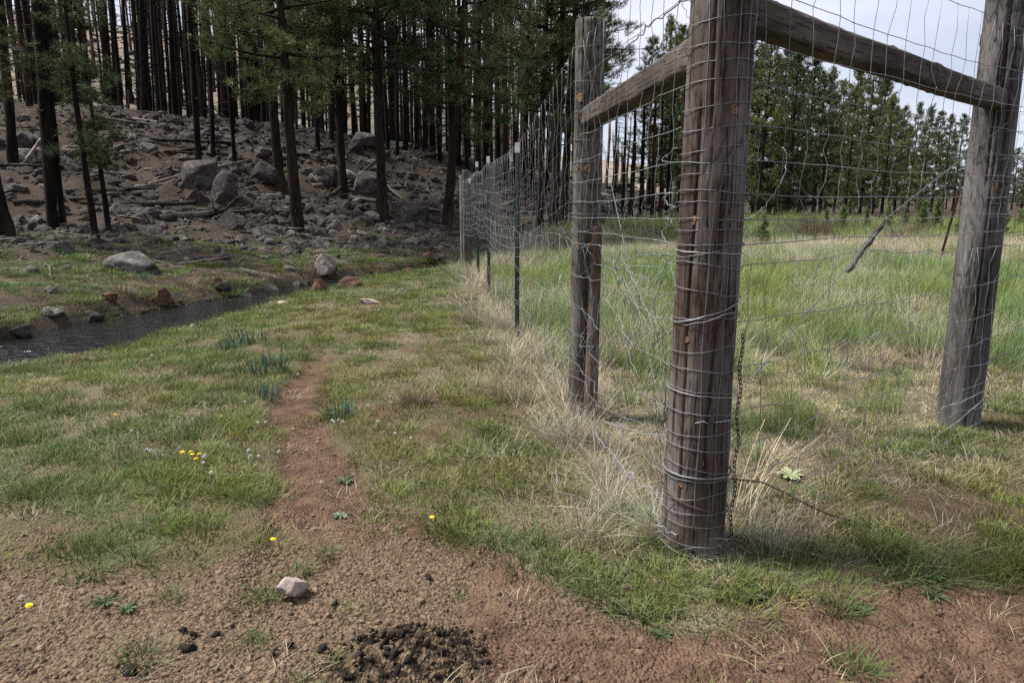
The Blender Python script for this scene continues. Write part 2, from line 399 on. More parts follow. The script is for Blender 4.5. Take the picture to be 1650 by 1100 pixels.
# ------------------------------------------------------------------ ground
def build_ground():
    fine = np.radians(np.arange(-58, 58.01, .25)); rest = np.radians(np.arange(62, 299, 4.0))
    th = np.concatenate([fine, rest]); rr = np.concatenate([np.geomspace(.45, 1.4, 36)[:-1], np.geomspace(1.4, 5, 190)[:-1], np.geomspace(5, 620, 380)]); nr = len(rr)
    A, Rr = np.meshgrid(th, rr); x = (np.sin(A) * Rr).ravel(); y = (np.cos(A) * Rr).ravel()
    z = terrain(x, y, True); k = len(th)
    V = np.stack([x, y, z], 1); V = np.vstack([V, [[0, 0, Z(0, 0)]]])
    i, j = np.meshgrid(np.arange(nr - 1), np.arange(k), indexing='ij')
    a = i * k + j; b = i * k + (j + 1) % k
    Fq = np.stack([a, a + k, b + k, b], -1).reshape(-1, 4)[:, ::-1]
    me = bpy.data.meshes.new('ground')
    Ft = [[len(V) - 1, (j_ + 1) % k, j_] for j_ in range(k)]
    Ftq = np.array([[f[0], f[2], f[1], f[1]] for f in Ft])
    me = mesh('ground', V, Fq.astype(np.int32), M['ground'], True)
    c, w = creek_sd(x, y); s = toe_s(x, y); a_, b_ = fence_side(x, y)
    inside = (a_ > 0) & (b_ > 0)
    dirt = dirt_mask(x, y) * (s < 0) * (c < 0) * np.where(inside & (y > 3.2), .35, 1)
    tan = ss(.35, .65, fbm(x * 1.6, y * 1.6, 81, 3) + np.interp(x, [-1.5, .2, .7], [.25, .1, -.35])) * ss(3.1, 2.6, y)
    dryn = fbm(x * .7, y * .7, 91, 4)
    dry = np.where(inside, .35 + .5 * ss(.45, .6, dryn), np.maximum(.75 * ss(.5, .05, np.abs(a_)) * (y < 18), .35 * ss(.5, .68, dryn)))
    dry = np.where((c > 0) & (s < 0), .25 * ss(.45, .65, dryn), dry)
    duff = np.clip(ss(-5.5, -1.5, s + 3.0 * (fbm(x * .6, y * .6, 95, 3) - .5)) * (c > 0), 0, 1); duff = np.maximum(duff, (c > 0) * (.35 + .6 * ss(.42, .6, fbm(x * .8, y * .8, 97, 3))))
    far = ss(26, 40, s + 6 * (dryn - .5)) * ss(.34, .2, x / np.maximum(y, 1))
    duff = np.maximum(duff, ss(60, 75, np.hypot(x, y)) * (x > 0))
    wet = 1 - ss(w - .2, w + .22, np.abs(c) + .5 * (fbm(x * 2, y * 2, 99, 3) - .5))
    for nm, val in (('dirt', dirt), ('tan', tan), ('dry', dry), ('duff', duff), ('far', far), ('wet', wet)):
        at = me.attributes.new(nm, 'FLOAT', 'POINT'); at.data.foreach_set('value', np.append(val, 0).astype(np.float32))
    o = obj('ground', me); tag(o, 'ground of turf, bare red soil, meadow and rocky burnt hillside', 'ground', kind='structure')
build_ground()
def build_water():
    V = []; n = 0; pts = []
    for i in range(1, len(CREEK) - 4):
        for t in np.linspace(0, 1, 9)[:-1]:
            p = CREEK[i] + t * (CREEK[i + 1] - CREEK[i]); w = CREEKW[i] + t * (CREEKW[i + 1] - CREEKW[i]); pts.append((p, w))
    for i, (p, w) in enumerate(pts):
        d = pts[min(i + 1, len(pts) - 1)][0] - pts[max(i - 1, 0)][0]; d /= np.linalg.norm(d); nn = np.array([-d[1], d[0]])
        for q in np.linspace(-1, 1, 7):
            e = p + nn * q * (w + .55); V.append((e[0], e[1], WATER_Z(p)))
    k = 7
    Fc = [[i * k + j, (i + 1) * k + j, (i + 1) * k + j + 1, i * k + j + 1] for i in range(len(pts) - 1) for j in range(k - 1)]
    Fc = [f[::-1] for f in Fc]
    o = obj('creek', mesh('creek', V, Fc, M['water'], True)); tag(o, 'narrow dark creek running between grassy banks', 'creek', kind='structure')
def WATER_Z(p): return -0.31
build_water()

# ------------------------------------------------------------------ scattering (geometry-node instances) for what nobody could count
def source_collection(name, meshes):
    c = bpy.data.collections.new(name)
    for i, m in enumerate(meshes):
        o = bpy.data.objects.new('%s_source_%02d' % (name, i), m); c.objects.link(o)
    return c
def scatter(name, P, rot, scl, tint, idx, coll, label, cat):
    n = len(P); me = bpy.data.meshes.new(name); me.vertices.add(n); me.vertices.foreach_set('co', np.asarray(P, np.float32).ravel())
    def put(nm, ty, key, val): me.attributes.new(nm, ty, 'POINT').data.foreach_set(key, val)
    put('rot', 'FLOAT_VECTOR', 'vector', np.asarray(rot, np.float32).ravel())
    put('scl', 'FLOAT_VECTOR', 'vector', np.asarray(scl, np.float32).ravel())
    put('tint', 'FLOAT_COLOR', 'color', np.hstack([tint, np.ones((n, 1))]).astype(np.float32).ravel())
    put('idx', 'INT', 'value', np.asarray(idx, np.int32))
    o = obj(name, me); tag(o, label, cat, kind='stuff')
    g = bpy.data.node_groups.new(name + '_scatter', 'GeometryNodeTree')
    g.interface.new_socket('Geometry', in_out='INPUT', socket_type='NodeSocketGeometry')
    g.interface.new_socket('Geometry', in_out='OUTPUT', socket_type='NodeSocketGeometry')
    N = g.nodes.new; gi = N('NodeGroupInput'); go = N('NodeGroupOutput'); ci = N('GeometryNodeCollectionInfo')
    ci.inputs['Collection'].default_value = coll; ci.inputs['Separate Children'].default_value = True; ci.inputs['Reset Children'].default_value = True
    ip = N('GeometryNodeInstanceOnPoints'); ip.inputs['Pick Instance'].default_value = True
    def na(nm, ty):
        q = N('GeometryNodeInputNamedAttribute'); q.data_type = ty; q.inputs['Name'].default_value = nm
        return [s for s in q.outputs if s.enabled and s.name == 'Attribute'][0]
    e = N('FunctionNodeEulerToRotation'); L = g.links.new
    L(na('rot', 'FLOAT_VECTOR'), e.inputs[0]); L(e.outputs[0], ip.inputs['Rotation'])
    L(na('scl', 'FLOAT_VECTOR'), ip.inputs['Scale']); L(na('idx', 'INT'), ip.inputs['Instance Index'])
    L(gi.outputs[0], ip.inputs['Points']); L(ci.outputs[0], ip.inputs['Instance']); L(ip.outputs[0], go.inputs[0])
    o.modifiers.new('scatter', 'NODES').node_group = g
    return o
def blades(n, spread, h0, h1, w, lean, seg, mat, rg, curl=.5, name='tuft'):
    """a tuft of n grass blades, each a tapering bent strip"""
    V = []; Fc = []; al = []
    for b in range(n):
        a = rg.uniform(0, 2 * math.pi); rr = spread * math.sqrt(rg.uniform()); p = np.array([rr * math.cos(a), rr * math.sin(a), -.01])
        h = rg.uniform(h0, h1); a2 = a + rg.normal(0, .9); le = abs(rg.normal(lean, lean * .6)); d = np.array([math.cos(a2), math.sin(a2), 0])
        sd_ = np.array([-math.sin(a2 + rg.normal(0, .7)), math.cos(a2), 0]); ww = w * rg.uniform(.6, 1.3); k = len(V)
        for i in range(seg + 1):
            t = i / seg; q = p + d * h * (le * t + curl * le * t * t) + np.array([0, 0, h * t * (1 - .35 * min(le, 1.2) * t)])
            if i < seg: V += [q - sd_ * ww * (1 - t) ** .6 * .5, q + sd_ * ww * (1 - t) ** .6 * .5]; al += [t, t]
            else: V.append(q); al.append(t)
        for i in range(seg - 1): Fc.append([k + 2 * i, k + 2 * i + 1, k + 2 * i + 3, k + 2 * i + 2])
        Fc.append([k + 2 * (seg - 1), k + 2 * seg - 1, k + 2 * seg])
    me = mesh(name, V, Fc, mat, True)
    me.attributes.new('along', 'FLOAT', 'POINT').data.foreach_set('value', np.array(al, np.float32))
    return me
def scat_pts(n, y0, y1, az0, az1, density, bias=1.0):
    """candidates in the wedge of ground seen (and a margin), thicker nearby, thinned by density(x, y)"""
    u = rng.uniform(size=n); r = (y0 ** bias + u * (y1 ** bias - y0 ** bias)) ** (1 / bias)
    az = rng.uniform(az0, az1, n); x = r * az; y = r
    k = rng.uniform(size=n) < density(x, y); return x[k], y[k]
def put_scatter(name, x, y, s0, s1, tint, coll, nvar, label, cat, tilt=.08, sink=0.0, szf=None, fine=True):
    n = len(x); z = terrain(x, y, fine) - sink
    rot = np.stack([rng.normal(0, tilt, n), rng.normal(0, tilt, n), rng.uniform(0, 6.283, n)], 1)
    s = rng.uniform(s0, s1, n) * (szf if szf is not None else 1); scl = np.stack([s, s, s * rng.uniform(.75, 1.25, n)], 1)
    return scatter(name, np.stack([x, y, z], 1), rot, scl, tint, rng.integers(0, nvar, n), coll, label, cat)
def tints(n, base, var, sel=None, alt=None):
    t = np.array(base)[None, :] * (1 + var * rng.normal(size=(n, 1))) * (1 + .08 * rng.normal(size=(n, 3)))
    if sel is not None: t = np.where(sel[:, None], np.array(alt)[None, :] * (1 + var * rng.normal(size=(n, 1))), t)
    return np.clip(t, .05, 4)

def rock_mesh(seed, sub=3, mat=None, flat=1.0, cuts=7, rough=.10):
    import bmesh
    rg = random.Random(seed); bm = bmesh.new(); bmesh.ops.create_icosphere(bm, subdivisions=sub, radius=1)
    planes = []
    for i in range(cuts):
        d = Vector((rg.gauss(0, 1), rg.gauss(0, 1), rg.gauss(0, .8))).normalized(); planes.append((d, rg.uniform(.48, .80)))
    for v in bm.verts:
        p = v.co.copy()
        for d, h in planes:
            e = p.dot(d) - h
            if e > 0: p -= d * e * .97
        q = p * 1.6 + Vector((seed * 3.1, seed * 1.7, 0))
        p *= 1 + rough * (mnoise.noise(q) * 1.2 + mnoise.noise(q * 2.6) * .7 + mnoise.noise(q * 6) * .3)
        p.z *= flat
        v.co = p
    me = bpy.data.meshes.new('rock'); bm.to_mesh(me); bm.free()
    me.polygons.foreach_set('use_smooth', np.ones(len(me.polygons), bool))
    if mat: me.materials.append(mat)
    return me

def build_stuff():
    # ---- lawn
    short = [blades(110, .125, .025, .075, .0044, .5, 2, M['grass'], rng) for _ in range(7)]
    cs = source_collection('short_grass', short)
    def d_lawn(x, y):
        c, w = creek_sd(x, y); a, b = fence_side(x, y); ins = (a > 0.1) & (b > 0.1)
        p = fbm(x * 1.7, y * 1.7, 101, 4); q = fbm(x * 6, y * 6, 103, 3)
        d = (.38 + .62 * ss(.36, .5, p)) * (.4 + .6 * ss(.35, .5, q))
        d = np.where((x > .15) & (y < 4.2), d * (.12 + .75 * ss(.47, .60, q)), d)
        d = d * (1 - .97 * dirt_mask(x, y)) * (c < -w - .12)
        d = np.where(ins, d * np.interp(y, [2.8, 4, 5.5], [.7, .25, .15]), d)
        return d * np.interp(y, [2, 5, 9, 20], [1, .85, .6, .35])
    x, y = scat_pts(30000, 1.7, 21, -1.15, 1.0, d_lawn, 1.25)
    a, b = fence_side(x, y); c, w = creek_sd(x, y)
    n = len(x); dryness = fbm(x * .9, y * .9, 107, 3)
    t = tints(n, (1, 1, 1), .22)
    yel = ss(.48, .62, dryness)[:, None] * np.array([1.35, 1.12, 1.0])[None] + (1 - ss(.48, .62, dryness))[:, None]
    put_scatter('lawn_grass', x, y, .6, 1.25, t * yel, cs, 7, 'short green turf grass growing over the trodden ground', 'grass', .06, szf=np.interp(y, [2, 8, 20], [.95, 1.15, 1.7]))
    # ---- dead thatch lying in the turf
    thatch = [blades(44, .13, .025, .06, .0030, 1.1, 2, M['straw'], rng, .2) for _ in range(5)]
    ct = source_collection('thatch', thatch)
    def d_thatch(x, y):
        c, w = creek_sd(x, y); a, b = fence_side(x, y); s = toe_s(x, y)
        near = np.exp(-(np.minimum(np.abs(a), np.where(x > PF.x, np.abs(b), 9)) / .55) ** 2)
        p = fbm(x * 1.3, y * 1.3, 111, 4); ins = (a > 0) & (b > 0)
        d = .10 + .5 * ss(.5, .62, p) + .75 * near
        d = np.where(ins, np.maximum(d, np.interp(y, [3, 4, 6, 7.5], [.8, 1, 1, .3]) * (.6 + .4 * ss(.4, .55, p))), d)
        return d * (np.abs(c) > w + .1) * (1 - .8 * dirt_mask(x, y)) * (s < -1)
    x, y = scat_pts(22000, 1.7, 22, -1.1, 1.05, d_thatch, 1.25); n = len(x)
    a, b = fence_side(x, y); mat_ = (a > .1) & (b > -.1) & (y < 7.5)
    put_scatter('dead_thatch', x, y, .6, 1.3, tints(n, (.85, .82, .78), .25, mat_, (1.2, 1.16, 1.08)), ct, 5, 'flattened dead straw lying through the turf and by the fence', 'dry grass', .1)
    # ---- standing straw along the fence
    straw = [blades(60, .11, .12, .34, .0034, .45, 3, M['straw'], rng, .8) for _ in range(6)]
    cst = source_collection('straw', straw)
    def d_straw(x, y):
        a, b = fence_side(x, y); c, w = creek_sd(x, y); s = toe_s(x, y)
        line = np.exp(-((a + .05) / .30) ** 2) * (y > 2.7) * (y < 15.5)
        p = fbm(x * .55, y * .55, 121, 3); q = fbm(x * 1.6, y * 1.6, 123, 3); ins = (a > .1) & (b > .1)
        band = ins * np.maximum(ss(.50, .60, p) * ss(5.5, 7, y) * .9, np.maximum(np.exp(-((y - 22) / 7.0) ** 2), np.exp(-((y - 10) / 2.2) ** 2) * ss(3.5, 1.5, a)) * .85) * (.3 + .7 * ss(.35, .5, q))
        fl = ins * .9 * np.exp(-((y - 21) / 4.5) ** 2)
        tuft = .5 * np.exp(-(np.hypot(x - PF.x - .28, y - PF.y - .12) / .22) ** 2)
        return np.clip(np.maximum.reduce([line * (.22 + .55 * ss(.38, .55, q)), band, tuft, fl]), 0, 1) * (s < -.5) * (np.abs(c) > w) * (1 - .6 * path_mask(x, y))
    x, y = scat_pts(20000, 2.6, 34, -.25, 1.05, d_straw, 1.15); n = len(x)
    put_scatter('standing_straw', x, y, .6, 1.15, tints(n, (1, 1, 1), .2), cst, 5, 'tall pale dry grass along the fence and in the meadow', 'dry grass', .16, szf=np.interp(y, [3, 4.5, 6, 20], [.72, .9, 1.0, 1.3]))
    # ---- tall green meadow inside the fence
    tall = [blades(70, .15, .16, .42, .0052, .32, 3, M['tall'], rng, .7) for _ in range(6)]
    ctl = source_collection('tall_grass', tall)
    def d_tall(x, y):
        a, b = fence_side(x, y); c, w = creek_sd(x, y); s = toe_s(x, y); ins = (a > .18) & (b > .15)
        p = fbm(x * .55, y * .55, 121, 3); q = fbm(x * 1.3, y * 1.3, 131, 3)
        d = ins * (1 - .75 * ss(.50, .60, p)) * np.interp(y, [3.6, 4.8, 6.2], [.04, .25, 1]) * (.4 + .6 * ss(.33, .5, q))
        return d * (1 - .93 * np.exp(-((y - 22) / 6.0) ** 2)) * (1 - .6 * np.exp(-((y - 10) / 2.0) ** 2) * ss(3.5, 1.5, a)) * (s < -.5) * (np.abs(c) > w)
    x, y = scat_pts(24000, 3.4, 42, -.2, 1.05, d_tall, 1.2); n = len(x)
    pz = fbm(x * .4, y * .4, 137, 3)
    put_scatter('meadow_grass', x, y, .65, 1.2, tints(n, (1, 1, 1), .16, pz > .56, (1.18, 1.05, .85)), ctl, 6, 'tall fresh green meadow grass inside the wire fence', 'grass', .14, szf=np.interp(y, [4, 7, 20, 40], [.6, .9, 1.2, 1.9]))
    # ---- sparse growth beyond the creek
    def d_bank(x, y):
        c, w = creek_sd(x, y); s = toe_s(x, y); p = fbm(x * .9, y * .9, 141, 4)
        edge = np.exp(-((np.abs(c) - w - .45) / .4) ** 2)
        d = np.maximum((c > 0) * (s < 2) * (.12 + .6 * ss(.46, .6, p)) * ss(2.5, -1.5, s), edge * .8) * (np.abs(c) > w + .05)
        return d
    x, y = scat_pts(13000, 6.5, 34, -1.1, .35, d_bank, 1.2); n = len(x); k = fbm(x * 1.1, y * 1.1, 147, 3)
    put_scatter('bank_grass', x, y, .7, 1.5, tints(n, (.95, .95, .8), .25, k > .55, (.9, 1.1, 1.25)), cs, 6, 'patchy grass and moss on the banks of the creek', 'grass', .06, szf=np.interp(y, [7, 20], [1.1, 1.8]))
    x, y = scat_pts(14000, 6.5, 30, -1.1, .2, lambda x, y: d_bank(x, y) * .6 * ss(.45, .6, fbm(x * .8, y * .8, 151, 3)), 1.2); n = len(x)
    put_scatter('bank_straw', x, y, .9, 1.9, tints(n, (.75, .72, .66), .25), ct, 4, 'limp dead grass on the creek banks', 'dry grass', .1)
    # ---- clods and crumbs of soil
    clods = [rock_mesh(900 + i, 2, M['clod'], .7, 12, .34) for i in range(5)] + [rock_mesh(920 + i, 2, M['clodred'], .7, 12, .32) for i in range(4)]
    cc = source_collection('clods', clods)
    def d_clod(x, y): return dirt_mask(x, y) * (.25 + .75 * ss(.4, .6, fbm(x * 2.3, y * 2.3, 161, 3)))
    x, y = scat_pts(70000, 1.5, 4.8, -1.1, 1.0, d_clod, 1.0); n = len(x)
    dens = np.interp(x, [-2, .1, .6, 2], [1, .9, .5, .45]); k = rng.uniform(size=n) < dens; x, y = x[k], y[k]; n = len(x)
    sz = np.exp(rng.normal(-5.5, .62, n)); sz = np.clip(sz, .0015, .02)
    o = put_scatter('soil_crumbs', x, y, .9, 1.1, np.ones((n, 3)), cc, 9, 'crumbs and small clods of dry soil on the bare ground', 'soil', .6, szf=sz)
    red = (fbm(x * 1.2, y * 1.2, 163, 3) + np.interp(x, [-1.5, .2, .7], [-.2, .05, .4])) > .5
    o.data.attributes['idx'].data.foreach_set('value', np.where(red, rng.integers(5, 9, n), rng.integers(0, 5, n)).astype(np.int32))
    # ---- rubble on the burnt slope, litter
    rub = [rock_mesh(940 + i, 3, M['rock'], .7, 13, .10) for i in range(6)]
    cr = source_collection('rubble', rub)
    x, y = scat_pts(62000, 11, 52, -1.0, .55, lambda x, y: (toe_s(x, y) > -4) * np.interp(toe_s(x, y), [-4, 0, 20, 30], [.12, .9, .8, .2]) * (creek_sd(x, y)[0] > 1.2) * (.25 + .75 * ss(.42, .56, fbm(x * .4, y * .4, 171, 3))), 1.3)
    n = len(x); sz = np.clip(np.exp(rng.normal(-2.45, .55, n)), .035, .34)
    put_scatter('slope_rubble', x, y, .9, 1.2, np.ones((n, 3)), cr, 6, 'broken rubble strewn over the burnt slope', 'rubble', .4, .03, sz, False)
    x, y = scat_pts(9000, 48, 120, -.85, .35, lambda x, y: (toe_s(x, y) > 22) * (.25 + .75 * ss(.42, .56, fbm(x * .25, y * .25, 173, 3))), 1.2); n = len(x)
    put_scatter('hillside_rubble', x, y, .15, .5, np.ones((n, 3)), cr, 6, 'rubble and low scrub over the far hillside', 'rubble', .4, .05, None, False)
    x, y = scat_pts(16000, 14, 50, -.9, .5, lambda x, y: (toe_s(x, y) > -2) * (.2 + .8 * ss(.45, .58, fbm(x * .5, y * .5, 177, 3))), 1.3); n = len(x)
    put_scatter('burnt_duff', x, y, .9, 1.9, tints(n, (.38, .32, .27), .35), ct, 5, 'dead grass, needles and litter on the burnt slope', 'litter', .2, 0, None, False)
    # ---- gravel bar
    g0 = G(232, 541); gx = g0[0] + rng.normal(0, .7, 5000); gy = g0[1] + rng.normal(0, .8, 5000)
    cg, wg = creek_sd(gx, gy); kg = (cg < -wg * .45) & (cg > -wg - .28); gx, gy = gx[kg], gy[kg]
    gr = [rock_mesh(960 + i, 2, M['gravel'], .6, 3, .06) for i in range(4)]
    put_scatter('creek_gravel', gx, gy, .014, .045, np.ones((len(gx), 3)), source_collection('gravel', gr), 4, 'bar of pale pebbles at the edge of the creek', 'gravel', .4, fine=False)
    # ---- fallen sticks and straw litter on the slope
    st = []
    for i in range(4):
        m = MB(); q = np.cumsum(rng.normal([.10, 0, 0], .02, (6, 3)), 0); q[:, 2] = np.abs(q[:, 2]) * .5; m.tube(q, np.linspace(.008, .003, 6), 4); st.append(m.build('stick', M['twig']))
    x, y = scat_pts(2600, 11, 40, -.95, .4, lambda x, y: (toe_s(x, y) > -5) * (creek_sd(x, y)[0] > 1) * .8, 1.3); n = len(x)
    put_scatter('stick_litter', x, y, .7, 2.6, np.ones((n, 3)), source_collection('sticks', st), 4, 'thin sticks littering the burnt slope', 'sticks', .1, -.02, None, False)
build_stuff()

# ------------------------------------------------------------------ trees
def tilt(lx, ly, rz): return (Matrix.Rotation(ly, 3, 'Y') @ Matrix.Rotation(lx, 3, 'X') @ Matrix.Rotation(rz, 3, 'Z')).to_euler()
def trunk_mesh(seed, H, r0, r1, mat, lean=(0, 0), sides=10, rings=26, bend=.10, flare=.14):
    rg = np.random.default_rng(seed); t = np.linspace(0, 1, rings) ** 1.25; z = -.35 + t * (H + .35)
    ph = rg.uniform(0, 6, 2); bx = bend * H * .1 * np.sin(t * 2.4 + ph[0]); by = bend * H * .1 * np.sin(t * 2.1 + ph[1])
    P = np.stack([bx - bx[0] + lean[0] * t, by - by[0] + lean[1] * t, z], 1)
    rad = r0 * (1 - t) + r1 * t + r0 * flare * np.exp(-np.maximum(z, 0) / .35)
    th = np.arange(sides) * 2 * math.pi / sides
    j = 1 + .12 * rg.normal(size=(rings, sides))
    V = np.stack([P[:, None, 0] + rad[:, None] * j * np.cos(th), P[:, None, 1] + rad[:, None] * j * np.sin(th), np.broadcast_to(z[:, None], (rings, sides))], -1).reshape(-1, 3)
    k = sides
    Fc = [[i * k + a, i * k + (a + 1) % k, (i + 1) * k + (a + 1) % k, (i + 1) * k + a] for i in range(rings - 1) for a in range(k)] + [[(rings - 1) * k + a for a in range(k)]]
    return mesh('trunk', V, Fc, mat, True), P, rad
def stubs_mesh(seed, P, rad, n, L0, L1, zlo, mat):
    rg = np.random.default_rng(seed); m = MB(); H = P[-1, 2]
    for i in range(n):
        z = rg.uniform(zlo, H * .97); k = np.searchsorted(P[:, 2], z); k = min(max(k, 1), len(P) - 1)
        a = rg.uniform(0, 6.283); L = rg.uniform(L0, L1) ; d = np.array([math.cos(a), math.sin(a), rg.uniform(-.35, .35)])
        p = np.array([*P[k, :2], z]); q = [p]
        for s in range(3): d = d + rg.normal(0, .18, 3); q.append(q[-1] + d * L / 3)
        m.tube(np.array(q), np.linspace(.028, .006, 4) * (1 + L * .4), 4)
    return m.build('branches', mat)
def pine(seed, H, r0, cb, Rad, nb, nneedle, nlen, nw, mat_needle, mat_bark, per=9, clump=5, cs=.17, shape='oval', upturn=.35):
    rg = np.random.default_rng(seed); tm, P, rad = trunk_mesh(seed, H, r0, .03, mat_bark, bend=.05)
    m = MB(); m.add(np.array([v.co for v in tm.vertices]), [list(p.vertices) for p in tm.polygons])
    TP = []; TD = []
    for i in range(nb):
        t = ((i + rg.uniform()) / nb); z = cb + (H - cb) * t
        if shape == 'oval': prof = (math.sin(math.pi * min(1, .22 + .78 * t) ** .9) * .85 + .15) * (1 - t ** 6)
        elif shape == 'spire': prof = min(1, .55 + 1.8 * t) * (1 - t) ** .75 + .06
        else: prof = (1 - t) * .9 + .12
        L = Rad * prof * rg.uniform(.6, 1.12); a = i * 2.39996 + rg.normal(0, .35)
        k = min(max(np.searchsorted(P[:, 2], z), 1), len(P) - 1); p = np.array([*P[k, :2], z])
        d = np.array([math.cos(a), math.sin(a), -.22 + .55 * t + rg.normal(0, .12)]); q = [p]; n = 5
        for s in range(n): d = d + np.array([0, 0, upturn / n]) + rg.normal(0, .09, 3); q.append(q[-1] + d * L / n / max(1, np.linalg.norm(d)))
        q = np.array(q); m.tube(q, np.linspace(.022 + .012 * L, .006, n + 1), 4)
        for j in range(max(2, int(per * L / Rad * rg.uniform(.7, 1.3)))):
            u = rg.uniform(.38, 1.0); f = u * n; i0 = min(int(f), n - 1); b0 = q[i0] + (q[i0 + 1] - q[i0]) * (f - i0); dd = q[i0 + 1] - q[i0]; dd = dd / np.linalg.norm(dd)
            sd_ = np.cross(dd, [0, 0, 1]); sd_ /= np.linalg.norm(sd_) + 1e-9; sl = rg.normal(0, .34) * (1.2 - u * .5) * L * .75
            e = b0 + sd_ * sl + np.array([0, 0, abs(sl) * .25 + rg.normal(0, .12)])
            dv = dd * .7 + sd_ * np.sign(sl) * .5 + np.array([0, 0, .5]); dv = dv / np.linalg.norm(dv)
            m.tube(np.array([b0, (b0 + e) / 2 + rg.normal(0, .03, 3), e]), [.011, .008, .005], 3, False)
            for c in range(clump): TP.append(e + rg.normal(0, cs, 3) * np.array([1, 1, .6])); TD.append(dv)
        TP.append(q[-1]); TD.append(d / np.linalg.norm(d))
    TP.append(P[-1]); TD.append(np.array([0, 0, 1.0]))
    TP = np.array(TP); TD = np.array(TD); N = len(TP)
    D = rg.normal(size=(N, nneedle, 3)); D /= np.linalg.norm(D, axis=2)[..., None]; D = D + TD[:, None, :] * .75 + np.array([0, 0, .15]); D /= np.linalg.norm(D, axis=2)[..., None]
    B = TP[:, None, :] - TD[:, None, :] * rg.uniform(0, 1.2, (N, nneedle, 1)) * nlen; Ln = nlen * rg.uniform(.7, 1.2, (N, nneedle, 1))
    S = np.cross(D, rg.normal(size=(N, nneedle, 3))); S /= np.linalg.norm(S, axis=2)[..., None]
    V = np.stack([B - S * nw / 2, B + S * nw / 2, B + D * Ln], 2).reshape(-1, 3); nf = N * nneedle
    cm = mesh('crown', V, np.arange(nf * 3, dtype=np.int32).reshape(-1, 3), mat_needle)
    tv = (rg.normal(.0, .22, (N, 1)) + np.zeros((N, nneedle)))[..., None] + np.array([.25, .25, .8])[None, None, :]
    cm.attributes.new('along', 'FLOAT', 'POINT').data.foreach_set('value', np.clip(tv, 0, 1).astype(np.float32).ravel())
    bm_ = m.build('trunk', mat_bark)
    bpy.data.meshes.remove(tm)
    return bm_, cm

